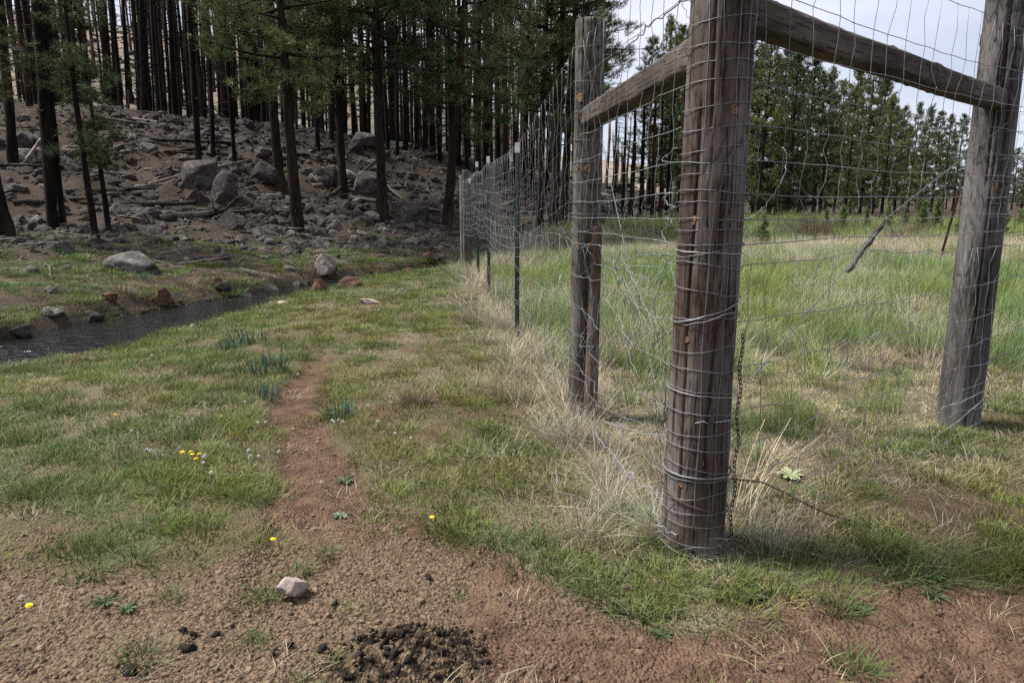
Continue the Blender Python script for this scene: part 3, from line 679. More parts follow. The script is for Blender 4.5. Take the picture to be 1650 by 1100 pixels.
def build_live_pines():
    near = [pine(301 + i, H, .20, cb, Rd, nb, 24, .25, .020, M['needle'], M['bark'], 6.5, 6, .17) for i, (H, cb, Rd, nb) in enumerate(((14, 4.3, 2.9, 62), (15, 5.0, 3.1, 66), (13.5, 3.6, 2.8, 60)))]
    far = [pine(321 + i, H, .19, cb, Rd, nb, 16, .33, .050, M['needle'], M['bark'], 6.5, 4, .20, shape='spire') for i, (H, cb, Rd, nb) in enumerate(((14, 2.2, 3.8, 58), (15, 2.8, 3.4, 60), (13, 1.8, 3.8, 54), (16, 2.4, 3.4, 62), (12, .5, 3.3, 58)))]
    def place(src, x, y, s, label, grp, rz=None, lean=(0, 0), zs=1.0):
        e = thing('pine_tree', (x, y, Z(x, y)), label, 'pine tree', grp, tilt(lean[0], lean[1], random.uniform(0, 6.28) if rz is None else rz), (s * random.uniform(.78, 1.18), s * random.uniform(.78, 1.18), s * zs))
        obj('trunk', src[0], e); obj('crown', src[1], e)
    # by the slope's foot: (px, py, size, variant, label)
    for px, py, s, v, lab, ln in (
        (480, 371, .95, 0, 'green pine with a straight reddish trunk rooted among stones above the creek', (0, -.02)),
        (617, 356, 1.0, 1, 'green pine with a slim dark trunk at the grassy foot of the slope', (0, 0)),
        (720, 368, .95, 2, 'green pine with a thick trunk leaning right just behind the fence corner', (0, .10)),
        (869, 367, .92, 0, 'leftmost of three green pines grown close together behind the wire mesh', (0, .02)),
        (891, 368, 1.0, 1, 'middle one of three green pines grown close together behind the wire mesh', (0, .04)),
        (907, 363, .88, 2, 'thinnest of three green pines grown close together behind the wire mesh', (0, .03)),
        (553, 316, .95, 2, 'green pine among boulders halfway up the slope beside a fallen snag', (0, 0)),
        (450, 306, .9, 1, 'green pine standing on the boulders directly behind the reddish pine', (0, 0)),
        (770, 300, .95, 0, 'green pine on the slope above the leaning one', (0, .02))):
        x, y, z, t = G(px, py); place(near[v], x, y, s, lab, None, None, ln)
    for i, (px, dd) in enumerate(((520, 42), (640, 40), (700, 44), (815, 38), (930, 40))):
        u = (px - CX) / F_PX; place(random.choice(near), u * dd, dd, random.uniform(.85, 1.1), 'green pine standing among the burnt trunks on the crest of the slope', 'green pines on the crest')
    # treeline across the meadow
    lab = ('dark green pine with a wide crown in the front row of the far treeline', 'tall dark green pine in the front row of the far treeline', 'dark green pine branched low down in the front row of the far treeline', 'tallest slim kind of dark pine in the front row of the far treeline', 'short dark pine green to the ground in the front row of the far treeline')
    HF = (14, 15, 13, 16, 12)
    def size(px, dd, k, dy):
        ty = np.interp(px, [1040, 1062, 1100, 1150, 1200, 1243, 1285, 1310, 1335, 1352, 1390, 1412, 1440, 1470, 1500, 1522, 1545, 1600, 1650, 1700], [45, 28, 40, 10, 45, 60, 88, 108, 116, 104, 100, 150, 165, 172, 190, 184, 226, 236, 226, 215]) + dy
        d = ray(px, ty); return float((CAMH + d[2] * dd / d[1] - Z((px - CX) / F_PX * dd, dd)) / HF[k])
    for i, (px, dd, s) in enumerate(((1040, 58, 1), (1062, 60, 1.12), (1078, 64, 1), (1095, 56, 1.1), (1120, 50, 1.05), (1150, 58, 1.15), (1185, 50, 1.0), (1215, 46, .95), (1243, 50, .98), (1262, 47, .90), (1285, 53, .92), (1312, 52, .88), (1335, 60, .98),
            (1352, 57, .90), (1375, 64, 1.0), (1395, 66, 1.08), (1410, 60, .84), (1430, 70, .88), (1452, 76, .95), (1470, 74, .92), (1488, 84, 1.0), (1505, 86, 1.02), (1522, 92, 1.06), (1540, 95, .92), (1558, 104, .95), (1575, 112, .95), (1598, 108, .92), (1615, 100, .98), (1632, 112, 1.02), (1650, 118, 1.05), (1675, 125, 1.1), (1700, 120, 1.0))):
        u = (px - CX) / F_PX; place(far[i % 5], u * dd, dd, size(px, dd, i % 5, random.uniform(-4, 14)), lab[i % 5], 'pines of the far treeline')
    for i in range(26):
        px = 1080 + i * 24 + random.uniform(-8, 8); dd = np.interp(px, [1080, 1300, 1500, 1700], [68, 70, 108, 140]) * random.uniform(1, 1.1); u = (px - CX) / F_PX
        k = 4 if i % 2 else random.randrange(5); place(far[k], u * dd, dd, size(px, dd, k, random.uniform(12, 40)), 'dark pine in the back row of the treeline beyond the meadow', 'pines of the far treeline')
    # young pines out in the meadow
    yg = [pine(341 + i, 1.7, .03, .12, .55, 30, 22, .15, .016, M['needle_y'], M['bark'], 3, 2, .06, shape='cone', upturn=.8) for i in range(3)]
    for i, (px, py, h) in enumerate(((1228, 400, 38), (1355, 380, 36), (1395, 376, 28), (1428, 380, 34), (1455, 374, 30), (1484, 380, 42), (1506, 378, 40), (1545, 388, 36), (1615, 388, 36), (1330, 376, 26), (1640, 376, 30))):
        x, y, z, t = G(px, py); s = 1.3 * h / F_PX * t / 1.7
        lb = 'single small round young pine in the dry grass beside the corner post' if i == 0 else 'bushy young pine growing out in the far meadow'
        e = thing('young_pine', (x, y, z), lb, 'young pine', None if i == 0 else 'young pines in the meadow', (0, 0, random.uniform(0, 6)), s)
        obj('trunk', yg[i % 3][0], e); obj('crown', yg[i % 3][1], e)
    # the two slim half-burnt saplings by the left bank
    for k, (px, py, w, sd_, cl, lb) in enumerate(((156, 386, 11, 351, ((2.0, .75), (3.3, .9), (3.9, .8), (5.2, .7)), 'slim dark young pine with separate green tufts, thicker of a close pair'), (176, 374, 8, 352, ((1.7, .6), (2.4, .6), (3.9, .6), (5.0, .5)), 'thin crooked young pine with low green tufts, thinner of a close pair'))):
        x, y, z, t = G(px, py); r0 = w / F_PX * t / 2
        bmesh_, c = sapling(sd_, 7.5, r0, cl)
        e = thing('young_pine', (x, y, z), lb, 'young pine', None, (0, 0, .4 * k)); obj('trunk', bmesh_, e); obj('crown', c, e)
    x, y, z, t = G(12, 384); b_, c = sapling(353, 9, .16, ((3.1, 1.0), (3.7, 1.1), (4.4, 1.1), (5.5, 1.2)))
    e = thing('pine_tree', (x, y, z), 'dark pine with low green boughs at the bank left of the thickest trunk', 'pine tree', None, (0, -.06, 1.0)); obj('trunk', b_, e); obj('crown', c, e)
def sapling(seed, H, r0, clumps):
    rg = np.random.default_rng(seed); tm, P, rad = trunk_mesh(seed, H, r0, .02, M['char'], bend=.15)
    m = MB(); m.add(np.array([v.co for v in tm.vertices]), [list(p.vertices) for p in tm.polygons]); bpy.data.meshes.remove(tm)
    TP = []; TD = []
    for z, Rd in clumps:
        for i in range(10):
            a = rg.uniform(0, 6.283); L = Rd * rg.uniform(.45, 1.15); zz = z + rg.normal(0, .14); k = min(max(np.searchsorted(P[:, 2], zz), 1), len(P) - 1)
            d = np.array([math.cos(a), math.sin(a), rg.uniform(-.35, .15)]); q = [np.array([*P[k, :2], zz])]
            for s in range(4): d = d + np.array([0, 0, .12]) + rg.normal(0, .12, 3); q.append(q[-1] + d * L / 4)
            q = np.array(q); m.tube(q, np.linspace(.014, .005, 5), 4)
            for j in range(7):
                f = rg.uniform(1.6, 4); i0 = min(int(f), 3); TP.append(q[i0] + (q[i0 + 1] - q[i0]) * (f - i0) + rg.normal(0, .11, 3)); dv = d + np.array([0, 0, .5]); TD.append(dv / np.linalg.norm(dv))
    TP = np.array(TP); TD = np.array(TD); N = len(TP); nn = 34
    D = rg.normal(size=(N, nn, 3)); D /= np.linalg.norm(D, axis=2)[..., None]; D = D + TD[:, None, :] * .7; D /= np.linalg.norm(D, axis=2)[..., None]
    S = np.cross(D, rg.normal(size=(N, nn, 3))); S /= np.linalg.norm(S, axis=2)[..., None]; B = TP[:, None, :] + 0 * D; Ln = .19 * rg.uniform(.7, 1.2, (N, nn, 1))
    V = np.stack([B - S * .005, B + S * .005, B + D * Ln], 2).reshape(-1, 3)
    cm = mesh('crown', V, np.arange(N * nn * 3, dtype=np.int32).reshape(-1, 3), M['needle'])
    cm.attributes.new('along', 'FLOAT', 'POINT').data.foreach_set('value', np.clip(np.tile([.1, .1, .65], N * nn) + np.repeat(rg.normal(0, .15, N), nn * 3), 0, 1).astype(np.float32))
    return m.build('trunk', M['char']), cm

def build_burnt():
    var = []
    for i in range(7):
        mt = (M['char'], M['char'], M['charred'], M['char'], M['charred'], M['char'], M['char'])[i]
        tm, P, rad = trunk_mesh(401 + i, 17, .19, .06, mt, bend=(.08, .05, .12, .04, .07, .15, .05)[i], sides=9, rings=24)
        var.append((tm, stubs_mesh(421 + i, P, rad, 70, .2, 1.1, 1.2, mt)))
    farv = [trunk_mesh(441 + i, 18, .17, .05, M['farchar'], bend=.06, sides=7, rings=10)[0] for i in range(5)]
    taken = []
    def put(x, y, d, v, label, grp, lean=(0, 0), far=False, sc=1.0):
        s = d / .38; taken.append((x, y))
        if label is None:
            q = float(toe_s(np.array([x]), np.array([y]))[0])
            label = '%s %s pine trunk %s' % ('stout' if d > .33 else 'slim' if d > .23 else 'very thin', 'scorched reddish' if v % 7 in (2, 4) else 'coal-black charred', 'standing among the boulders of the slope' if q < 10 else 'standing along the crest of the slope' if q < 20 else 'in the thicket behind the crest')
        elif far: label = ('stout ' if d > .34 else 'mid-thick ' if d > .25 else 'thin ') + label
        if far:
            o = obj('burnt_pine', farv[v % 5], None, (x, y, Z(x, y)), tilt(lean[0], lean[1], random.uniform(0, 6.28)), (s, s, sc)); tag(o, label, 'burnt tree', grp); return
        e = thing('burnt_pine', (x, y, Z(x, y)), label, 'burnt tree', grp, tilt(lean[0], lean[1], random.uniform(0, 6.28)), (s, s, sc))
        obj('trunk', var[v % 7][0], e); tag(obj('twigs', var[v % 7][1], e), kind='stuff')
    # picked out of the photograph: base pixel, width in pixels, lean to the right
    for px, py, w, ln, lb in ((86, 366, 21, .06, 'thickest charred trunk, standing on the grassy flat in front of fallen logs'),
            (101, 361, 12, .035, 'charred trunk half hidden close behind the thickest one'),
            (22, 270, 18, .05, 'broad charred trunk beside a dark boulder at the left slope'),
            (320, 263, 12, .035, 'charred trunk rising from boulders where two logs lean, thicker of a pair'),
            (343, 256, 8, .035, 'charred trunk rising from boulders where two logs lean, thinner of a pair'),
            (378, 266, 8, .01, 'thin charred trunk crossing the tip of a leaning log'),
            (233, 182, 13, .07, 'leaning charred trunk with a crooked stem on the crest'),
            (727, 320, 9, .0, 'thin charred trunk rising just behind the leaning green pine')):
        x, y, z, t = G(px, py); put(x, y, min(.6, max(.14, .85 * w / F_PX * t)), random.choice((0, 1, 3, 5, 6)), lb, None, (0, ln))
    L1 = 'bare charred pine trunk on the rocky near slope'; L2 = 'sunlit-toned burnt trunk far back on the sunlit hillside'
    for px, py, w in ((40, 152, 15), (60, 158, 10), (102, 158, 14), (113, 150, 8), (140, 158, 12), (160, 150, 13), (195, 160, 9), (212, 165, 11), (256, 164, 8), (268, 170, 13), (280, 166, 8), (293, 174, 9), (303, 175, 7), (330, 180, 9), (350, 182, 10), (361, 180, 9), (385, 184, 9), (395, 186, 7), (412, 190, 6), (432, 188, 11), (441, 192, 8),
            (470, 230, 12), (503, 195, 9), (512, 243, 10), (522, 200, 8), (535, 225, 10), (549, 200, 8), (565, 195, 10), (580, 196, 8), (593, 200, 11), (603, 202, 9), (625, 240, 9), (640, 252, 8), (648, 212, 12), (660, 214, 11), (672, 244, 10), (690, 222, 11), (702, 235, 11), (713, 226, 8), (742, 232, 10), (755, 240, 8), (768, 235, 8), (785, 238, 12), (793, 240, 8), (804, 268, 11), (818, 248, 9), (832, 250, 9), (845, 250, 10), (858, 255, 10), (880, 258, 9), (925, 262, 10), (940, 264, 8), (985, 270, 10), (1000, 268, 9), (1012, 272, 12), (1030, 278, 12), (1048, 280, 13), (1060, 282, 9), (1072, 285, 13), (1087, 290, 10), (1098, 288, 9),
            (1108, 292, 9)):
        x, y, z, t = G(px, py)
        if t > 60: t = 40 if px < 1150 else 52; u = (px - CX) / F_PX; x, y = u * t, t
        put(x, y, min(.42, max(.14, w / F_PX * t * .75)), random.randrange(7), None, 'charred trunks on the near slope', (random.gauss(0, .02), random.gauss(np.interp(px, [0, 450, 800], [.04, .02, 0]), .022)), False, random.uniform(.9, 1.15) if px < 960 else random.uniform(.36, .46))
    n = 0; tries = 0
    while n < 180 and tries < 9000:
        tries += 1; dd = random.uniform(32, 60); u = random.uniform(-.80, .26); x, y = u * dd, dd
        s = float(toe_s(np.array([x]), np.array([y]))[0])
        if s < 13 or min(math.hypot(x - a, y - b) for a, b in taken) < 1.0: continue
        put(x, y, random.uniform(.13, .32), random.randrange(7), None, 'charred trunks on the near slope', (random.gauss(0, .02), random.gauss(np.interp(u, [-.75, -.35, 0], [.04, .02, 0]), .015)), False, random.uniform(.9, 1.15) if u < .115 else random.uniform(.34, .44)); n += 1
    n = 0
    while n < 50:
        dd = random.uniform(58, 125) ; u = random.uniform(-.82, .33); x, y = u * dd, dd
        if min(math.hypot(x - a, y - b) for a, b in taken) < 1.3: continue
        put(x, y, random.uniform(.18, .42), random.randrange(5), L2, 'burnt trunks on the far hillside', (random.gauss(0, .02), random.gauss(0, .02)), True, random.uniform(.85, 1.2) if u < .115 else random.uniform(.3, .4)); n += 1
build_live_pines()
build_burnt()
def build_distant_trunks():
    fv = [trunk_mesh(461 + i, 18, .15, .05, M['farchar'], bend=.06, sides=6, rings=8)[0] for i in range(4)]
    n = 260; r = rng.uniform(62, 130, n); x = rng.uniform(-.82, .33, n) * r; y = r; sc = rng.uniform(.8, 1.25, n)
    rot = np.stack([rng.normal(0, .02, n), rng.normal(0, .02, n), rng.uniform(0, 6.28, n)], 1)
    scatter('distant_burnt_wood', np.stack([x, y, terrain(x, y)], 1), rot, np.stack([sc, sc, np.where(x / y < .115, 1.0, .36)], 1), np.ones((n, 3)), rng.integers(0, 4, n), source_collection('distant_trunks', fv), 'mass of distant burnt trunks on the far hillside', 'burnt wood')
build_distant_trunks()

# ------------------------------------------------------------------ rocks and fallen logs
def build_rocks():
    kinds = {k: [rock_mesh(500 + 20 * j + i, 4, M[k], 1.15, 15 if k != 'stone' else 10, .10) for i in range(n)] for j, (k, n) in enumerate((('rock', 7), ('rockpale', 5), ('rockred', 4), ('stone', 2)))}
    def put(px, py, wpx, hf, k, lb, grp=None, cat='rock', name='rock', df=.8, rz=None, sink=.25):
        x, y, z, t = G(px, py); w = wpx / F_PX * t / 2; h = w * hf
        o = obj(name, random.choice(kinds[k]), None, (x, y + w * .3, Z(x, y + w * .3) + h * (1 - 2 * sink) * .7), (random.gauss(0, .12), random.gauss(0, .12), random.uniform(-.4, .4) if rz is None else rz), (w * 1.12, w * df, h * 1.1))
        tag(o, lb, cat, grp)
    put(213, 441, 105, .42, 'rockpale', 'broad flat grey slab rock lying in the grass above the creek', df=.8, rz=.05, sink=.2)
    put(523, 449, 52, .75, 'rockpale', 'round pale lichened boulder beside the creek')
    put(515, 470, 34, .9, 'rockred', 'upright red rock wedged at the creek below the pale boulder')
    put(560, 463, 62, .32, 'rockred', 'long dark red rock lying along the creek bank')
    put(172, 482, 28, .6, 'rockred', 'flat red slab tipped on the far bank')
    put(262, 492, 36, .75, 'rockred', 'squarish red-brown rock standing in the creek edge')
    put(350, 462, 26, .7, 'rockred', 'small orange rock on the mossy far bank')
    put(355, 471, 34, .5, 'rock', 'dark rock under the small orange one')
    put(80, 508, 44, .35, 'rockpale', 'long pale slab lying tilted at the water on the left bank')
    put(148, 517, 44, .45, 'rock', 'brown rock half in the water beside the pale slab', df=.6)
    put(80, 475, 30, .6, 'rockpale', 'pale grey rock in the grass left of the red slab')
    put(50, 440, 26, .7, 'rockpale', 'small white-topped rock in the grass below the charred pine')
    put(30, 545, 40, .6, 'rock', 'dark muddy rock at the left end of the creek')
    put(90, 549, 30, .35, 'rock', 'flat wet rock lying in the creek')
    put(285, 508, 20, .5, 'rock', 'small dark rock breaking the water in mid creek')
    put(370, 495, 44, .25, 'rockred', 'flat brown stone at the near water edge')
    put(325, 492, 34, .4, 'rock', 'low wet rock across the narrowing creek')
    put(385, 487, 50, .18, 'rock', 'thin wet ledge in the shallow creek')
    put(430, 475, 40, .45, 'rock', 'dark broken rock in the riffle of the creek')
    put(480, 470, 32, .6, 'rock', 'blocky grey rock beside the upright red one')
    put(595, 489, 40, .25, 'stone', 'pale orange flat rock set in the near lawn')
    put(455, 490, 24, .25, 'stone', 'small pale stone in the turf by the creek')
    put(690, 420, 22, .7, 'rockred', 'upright red stone on the mossy bank near the fence corner')
    put(705, 420, 30, .3, 'rock', 'flat grey rock beside the upright red stone')
    put(655, 440, 26, .4, 'rockred', 'low brown stone on the moss of the creek bend')
    put(375, 372, 50, .75, 'rock', 'big grey boulder at the foot of the slope under a log')
    put(82, 392, 34, .55, 'rockpale', 'light grey boulder on the flat beside the thickest charred trunk')
    put(355, 422, 40, .4, 'rock', 'low grey rock on the brown flat')
    put(130, 392, 28, .55, 'rock', 'dark brown rock by the slim young pines')
    put(60, 362, 32, .6, 'rockpale', 'pale boulder left of the thickest charred trunk')
    put(408, 446, 24, .6, 'rockpale', 'small pale rock above the creek riffle')
    put(470, 405, 44, .5, 'rock', 'long low boulder on the bank above the pale one')
    put(435, 395, 24, .6, 'rockpale', 'small pale rock on the flat under the reddish pine')
    put(665, 395, 36, .5, 'rockpale', 'cluster-like pale rough rock in the green grass by the fence corner')
    put(640, 385, 22, .5, 'rockpale', 'small pale rock in the green grass at the slope foot')
    put(665, 355, 50, .7, 'rock', 'grey pyramid-shaped boulder at the slope foot')
    put(600, 358, 38, .5, 'rockpale', 'pale boulder beside the slim dark pine')
    put(315, 300, 70, 1.0, 'rock', 'large upright boulder under two leaning logs')
    put(355, 325, 55, 1.2, 'rock', 'tall dark boulder in front of the leaning logs')
    put(28, 240, 48, .8, 'rock', 'large dark boulder on the left slope')
    put(420, 290, 62, .6, 'rock', 'massive boulder on the slope above the leaning logs')
    put(520, 300, 60, .7, 'rock', 'broad rounded boulder halfway up the slope')
    put(590, 310, 56, .8, 'rock', 'tall brown boulder below the snag')
    put(585, 240, 50, .6, 'rock', 'overhanging boulder near the crest')
    put(350, 395, 24, .5, 'rock', 'small half-buried rock on the brown flat')
    put(290, 395, 22, .4, 'rock', 'flat dark rock in the duff of the flat')
    put(472, 957, 52, .62, 'stone', 'pale pinkish stone lying on bare soil by the path', df=.75, rz=.3, sink=.16)
    put(1461, 1064, 18, .5, 'rockred', 'small brown stone on the bare soil below the fence', sink=.2)
    put(690, 890, 8, .9, 'stone', 'tiny white pebble at the bend of the path', cat='pebble', name='pebble')
    n = 0
    while n < 250:
        px = random.uniform(0, 1120); py = random.uniform(np.interp(px, [0, 400, 700, 1120], [170, 190, 235, 290]), np.interp(px, [0, 500, 1120], [350, 365, 358]))
        x, y, z, t = G(px, py)
        if t > 55 or float(toe_s(np.array([x]), np.array([y]))[0]) < -1: continue
        w = random.choice((10, 13, 16, 20, 26, 34)) * random.uniform(.7, 1.2)
        k = 'rock' if random.random() < .88 else 'rockpale'; q = float(toe_s(np.array([x]), np.array([y]))[0]); m_ = w / F_PX * t
        lb = '%s %s boulder lying %s' % ('big' if m_ > .7 else 'middling' if m_ > .45 else 'small', 'dark brown-grey' if k == 'rock' else 'pale lichened', 'at the foot of the burnt slope' if q < 5 else 'halfway up the burnt slope' if q < 12 else 'near the crest of the burnt slope')
        put(px, py, w, random.uniform(.35, .8), k, lb, 'boulders on the slope', 'boulder', 'boulder', sink=random.uniform(.25, .5)); n += 1
    n = 0
    while n < 85:
        px = random.uniform(0, 740) if n % 2 else random.uniform(340, 620); py = random.uniform(372, 448); x, y, z, t = G(px, py)
        if float(creek_sd(np.array([x]), np.array([y]))[0][0]) < .9: continue
        put(px, py, random.uniform(8, 25), random.uniform(.4, .8), random.choice(('rock', 'rockpale', 'rockpale')), 'small weathered stone scattered on the flat between creek and slope', 'stones on the flat', 'stone', 'stone'); n += 1
    for i in range(26):
        px = random.uniform(150, 720); py = np.interp(px, [60, 150, 270, 400, 520, 600, 730], [545, 520, 492, 477, 457, 442, 427]) + random.gauss(0, 5)
        put(px, py, random.uniform(7, 18), random.uniform(.35, .7), random.choice(('rock', 'rockred', 'rock')), 'small dark wet stone along the creek', 'wet stones along the creek', 'stone', 'stone')
build_rocks()

def log_mesh(seed, L, r0, r1, mat, branches=0, bend=.1):
    rg = np.random.default_rng(seed); n = 16; t = np.linspace(0, 1, n); P = np.stack([t * L, bend * np.sin(t * 3 + seed), bend * .4 * np.sin(t * 4 + seed * 2)], 1); P -= P[0]
    m = MB(); k = 9; m.tube(P, (r0 + (r1 - r0) * t) * (1 + .06 * rg.normal(size=n)), k)
    m.v[0] += rg.normal(0, r0 * .05, m.v[0].shape)
    bo = None
    if branches:
        b = MB()
        for i in range(branches):
            q0 = P[int(rg.integers(4, n))]; d = np.array([rg.uniform(.2, .9), rg.normal(0, .7), rg.uniform(0, .9)]); q = [q0]
            for s in range(3): d = d + rg.normal(0, .25, 3); q.append(q[-1] + d * rg.uniform(.12, .35))
            b.tube(np.array(q), np.linspace(r1 * .5, r1 * .12, 4), 4)
        bo = b.build('branch', mat)
    return m.build('log', mat), bo
def build_logs():
    def put(p0, p1, wpx, mat, br, lb, seed, grp=None, lift=0.0, lift1=None):
        a = G(*p0); b = G(*p1); A = Vector(a[:3]); B = Vector(b[:3]); w = wpx / F_PX * (a[3] + b[3]) / 2
        if (B - A).length > 9: B = A + (B - A).normalized() * 9
        B.z = Z(B.x, B.y)
        A.z += w * .35 + lift; B.z += w * .35 + (lift if lift1 is None else lift1); d = B - A; L = d.length
        me, bo = log_mesh(seed, L, w / 2, w * .34, mat, br, .02 * L)
        rot = d.to_track_quat('X', 'Z').to_euler()
        e = thing('fallen_log', A, lb, 'log', grp, rot)
        obj('stem', me, e)
        if bo: tag(obj('twigs', bo, e), kind='stuff')
    lg, pl = M['log'], M['palelog']
    put((22, 330), (315, 330), 9, lg, 0, 'long straight charred log lying level behind the thickest trunk', 1)
    put((105, 312), (250, 308), 7, lg, 0, 'thin charred log just upslope of the long level one', 2)
    put((242, 306), (402, 276), 7, pl, 0, 'pale log leaning up across the boulders, higher of two', 3, lift=.1, lift1=.35)
    put((290, 305), (362, 286), 6, lg, 0, 'dark log leaning up across the boulders, lower of two', 4, lift1=.2)
    put((258, 355), (400, 344), 11, lg, 9, 'rotten blackened log with broken branches on the flat', 5)
    put((388, 345), (475, 343), 9, lg, 0, 'charred log end lying against the reddish pine', 6)
    put((455, 350), (548, 320), 8, lg, 6, 'charred snag log propped upslope beside the reddish pine', 7, lift1=.25)
    put((490, 345), (620, 262), 6, lg, 10, 'long thin burnt snag pointing up the slope among boulders', 8, lift1=.4)
    put((560, 320), (720, 345), 6, pl, 3, 'bleached pole lying across the slope foot behind the slim pine', 9)
    put((620, 300), (660, 330), 5, pl, 3, 'short bleached branch log on the slope under the pines', 10)
    put((820, 250), (838, 345), 8, pl, 0, 'bleached snag standing aslant behind the wire mesh', 11, lift=.1)
    put((700, 235), (800, 262), 6, pl, 0, 'bleached log lying down the crest between charred trunks', 12)
    put((650, 210), (745, 262), 7, pl, 0, 'pale log slanting down from the crest to the leaning pine', 13)
    put((150, 190), (240, 205), 6, lg, 3, 'dark log near the crest under the crooked trunk', 14)
    put((30, 275), (70, 232), 5, pl, 0, 'bleached bent branch leaning on the left slope', 15, lift1=.3)
    put((255, 215), (330, 265), 5, lg, 6, 'spiky burnt log running downhill among boulders', 16)
    put((210, 160), (300, 175), 4, pl, 0, 'thin pale log along the left crest', 17)
    for i in range(64):
        px = random.uniform(20, 1080); py = random.uniform(np.interp(px, [0, 700, 1100], [175, 235, 295]), np.interp(px, [0, 500, 1120], [320, 345, 348])); a = random.uniform(30, 130) * random.choice((-1, 1))
        put((px, py), (px + a, py + random.uniform(-10, 14)), random.uniform(3.5, 7), (lg, pl, lg)[i % 3], (0, 4)[i % 2], 'thin %s fallen trunk %s among the boulders of the slope' % ('bleached' if i % 3 == 1 else 'burnt', 'with twigs' if i % 2 else 'stripped bare'), 30 + i, 'fallen trunks on the slope')
    for i in range(46):
        dd = random.uniform(58, 105); x = random.uniform(-.75, .25) * dd; L = random.uniform(4, 9); w = random.uniform(.14, .3); a = random.gauss(0, .5); d = Vector((math.cos(a), math.sin(a), 0)); B = Vector((x, dd, 0)) + d * L
        A = Vector((x, dd, Z(x, dd) + w * .6)); B.z = Z(B.x, B.y) + w * .6
        me, _ = log_mesh(80 + i, (B - A).length, w / 2 * 1.4, w / 2, pl, 0, .1); o = obj('fallen_log', me, None, A, (B - A).to_track_quat('X', 'Z').to_euler())
        tag(o, 'bleached fallen trunk lying on the far sunlit hillside', 'log', 'fallen trunks on the far hillside')
build_logs()

# ------------------------------------------------------------------ the fence
def post_mesh(seed, H, r0, r1, mat, lean=(0, 0), sides=80, rings=150, ncrack=9, cut=.0, depth=.012):
    rg = np.random.default_rng(seed); z = np.linspace(-.25, H, rings); t = (z + .25) / (H + .25)
    th = np.arange(sides) * 2 * math.pi / sides; TH, ZZ = np.meshgrid(th, z)
    rad = (r0 + (r1 - r0) * t)[:, None] * (1 + .03 * np.sin(TH * 2 + rg.uniform(0, 6)) + .02 * np.sin(TH * 3 + ZZ * 1.3 + rg.uniform(0, 6)))
    rad = rad + .006 * (fbm(TH * 3.0, ZZ * 1.1, seed, 3) - .5) + .0035 * (fbm(TH * 22, ZZ * 2.0, seed + 5, 3) - .5)
    for c in range(ncrack):
        a = rg.uniform(0, 6.283); z0 = rg.uniform(-.2, H * .8); z1 = z0 + rg.uniform(.5, 1.8); w = rg.uniform(.026, .045); dp = depth * rg.uniform(.6, 1.6)
        ac = a + .10 * (fbm(ZZ * 1.7, ZZ * 0 + c, seed + 9, 3) - .5) * 2
        d = np.abs((TH - ac + math.pi) % (2 * math.pi) - math.pi)
        rad = rad - dp * np.exp(-(d / w) ** 2) * ss(z0, z0 + .15, ZZ) * (1 - ss(z1 - .2, z1, ZZ))
    x = rad * np.cos(TH) + (lean[0] * t)[:, None]; y = rad * np.sin(TH) + (lean[1] * t)[:, None]
    V = np.stack([x, y, ZZ], -1).reshape(-1, 3); k = sides
    i, j = np.meshgrid(np.arange(rings - 1), np.arange(k), indexing='ij'); a = i * k + j; b = i * k + (j + 1) % k
    Fc = np.stack([a, b, b + k, a + k], -1).reshape(-1, 4).tolist()
    top = len(V); cen = V[-k:].mean(0); inner = cen + (V[-k:] - cen) * .93 + np.array([0, 0, .006]); V = np.vstack([V, inner, [cen + np.array([0, 0, .004])]])
    Fc += [[top - k + j, top - k + (j + 1) % k, top + (j + 1) % k, top + j] for j in range(k)] + [[top + j, top + (j + 1) % k, top + k] for j in range(k)]
    return mesh('post', V, Fc, mat, True)
def rail_mesh(seed, A, B, r0, r1, mat):
    L = (B - A).length; me = post_mesh(seed, L - .25, r0, r1, mat, (0, 0), 40, 60, 6, depth=.010)
    co = np.array([v.co for v in me.vertices]); co[:, 2] += .25
    co[:, 0] *= 1.0; s = np.sign(co[:, 1]); lim = .76 * (r0 + r1) / 2; co[:, 1] = np.clip(co[:, 1], -lim * 1.05, lim * 1.05); co[:, 0] = np.clip(co[:, 0], -lim * 1.1, lim * 1.15)
    rg = np.random.default_rng(seed); co[:, 0] += .003 * np.sin(co[:, 2] * 5 + 1) + .004 * rg.normal(size=len(co)) * (rg.uniform(size=len(co)) < .3)
    me.vertices.foreach_set('co', co.astype(np.float32).ravel()); me.update(); return me
ZU = [2.47, 2.25, 2.06, 1.92, 1.77, 1.64, 1.52, 1.42, 1.32]
ZL = [1.24, 1.02, .82, .64, .49, .35, .20, .07]
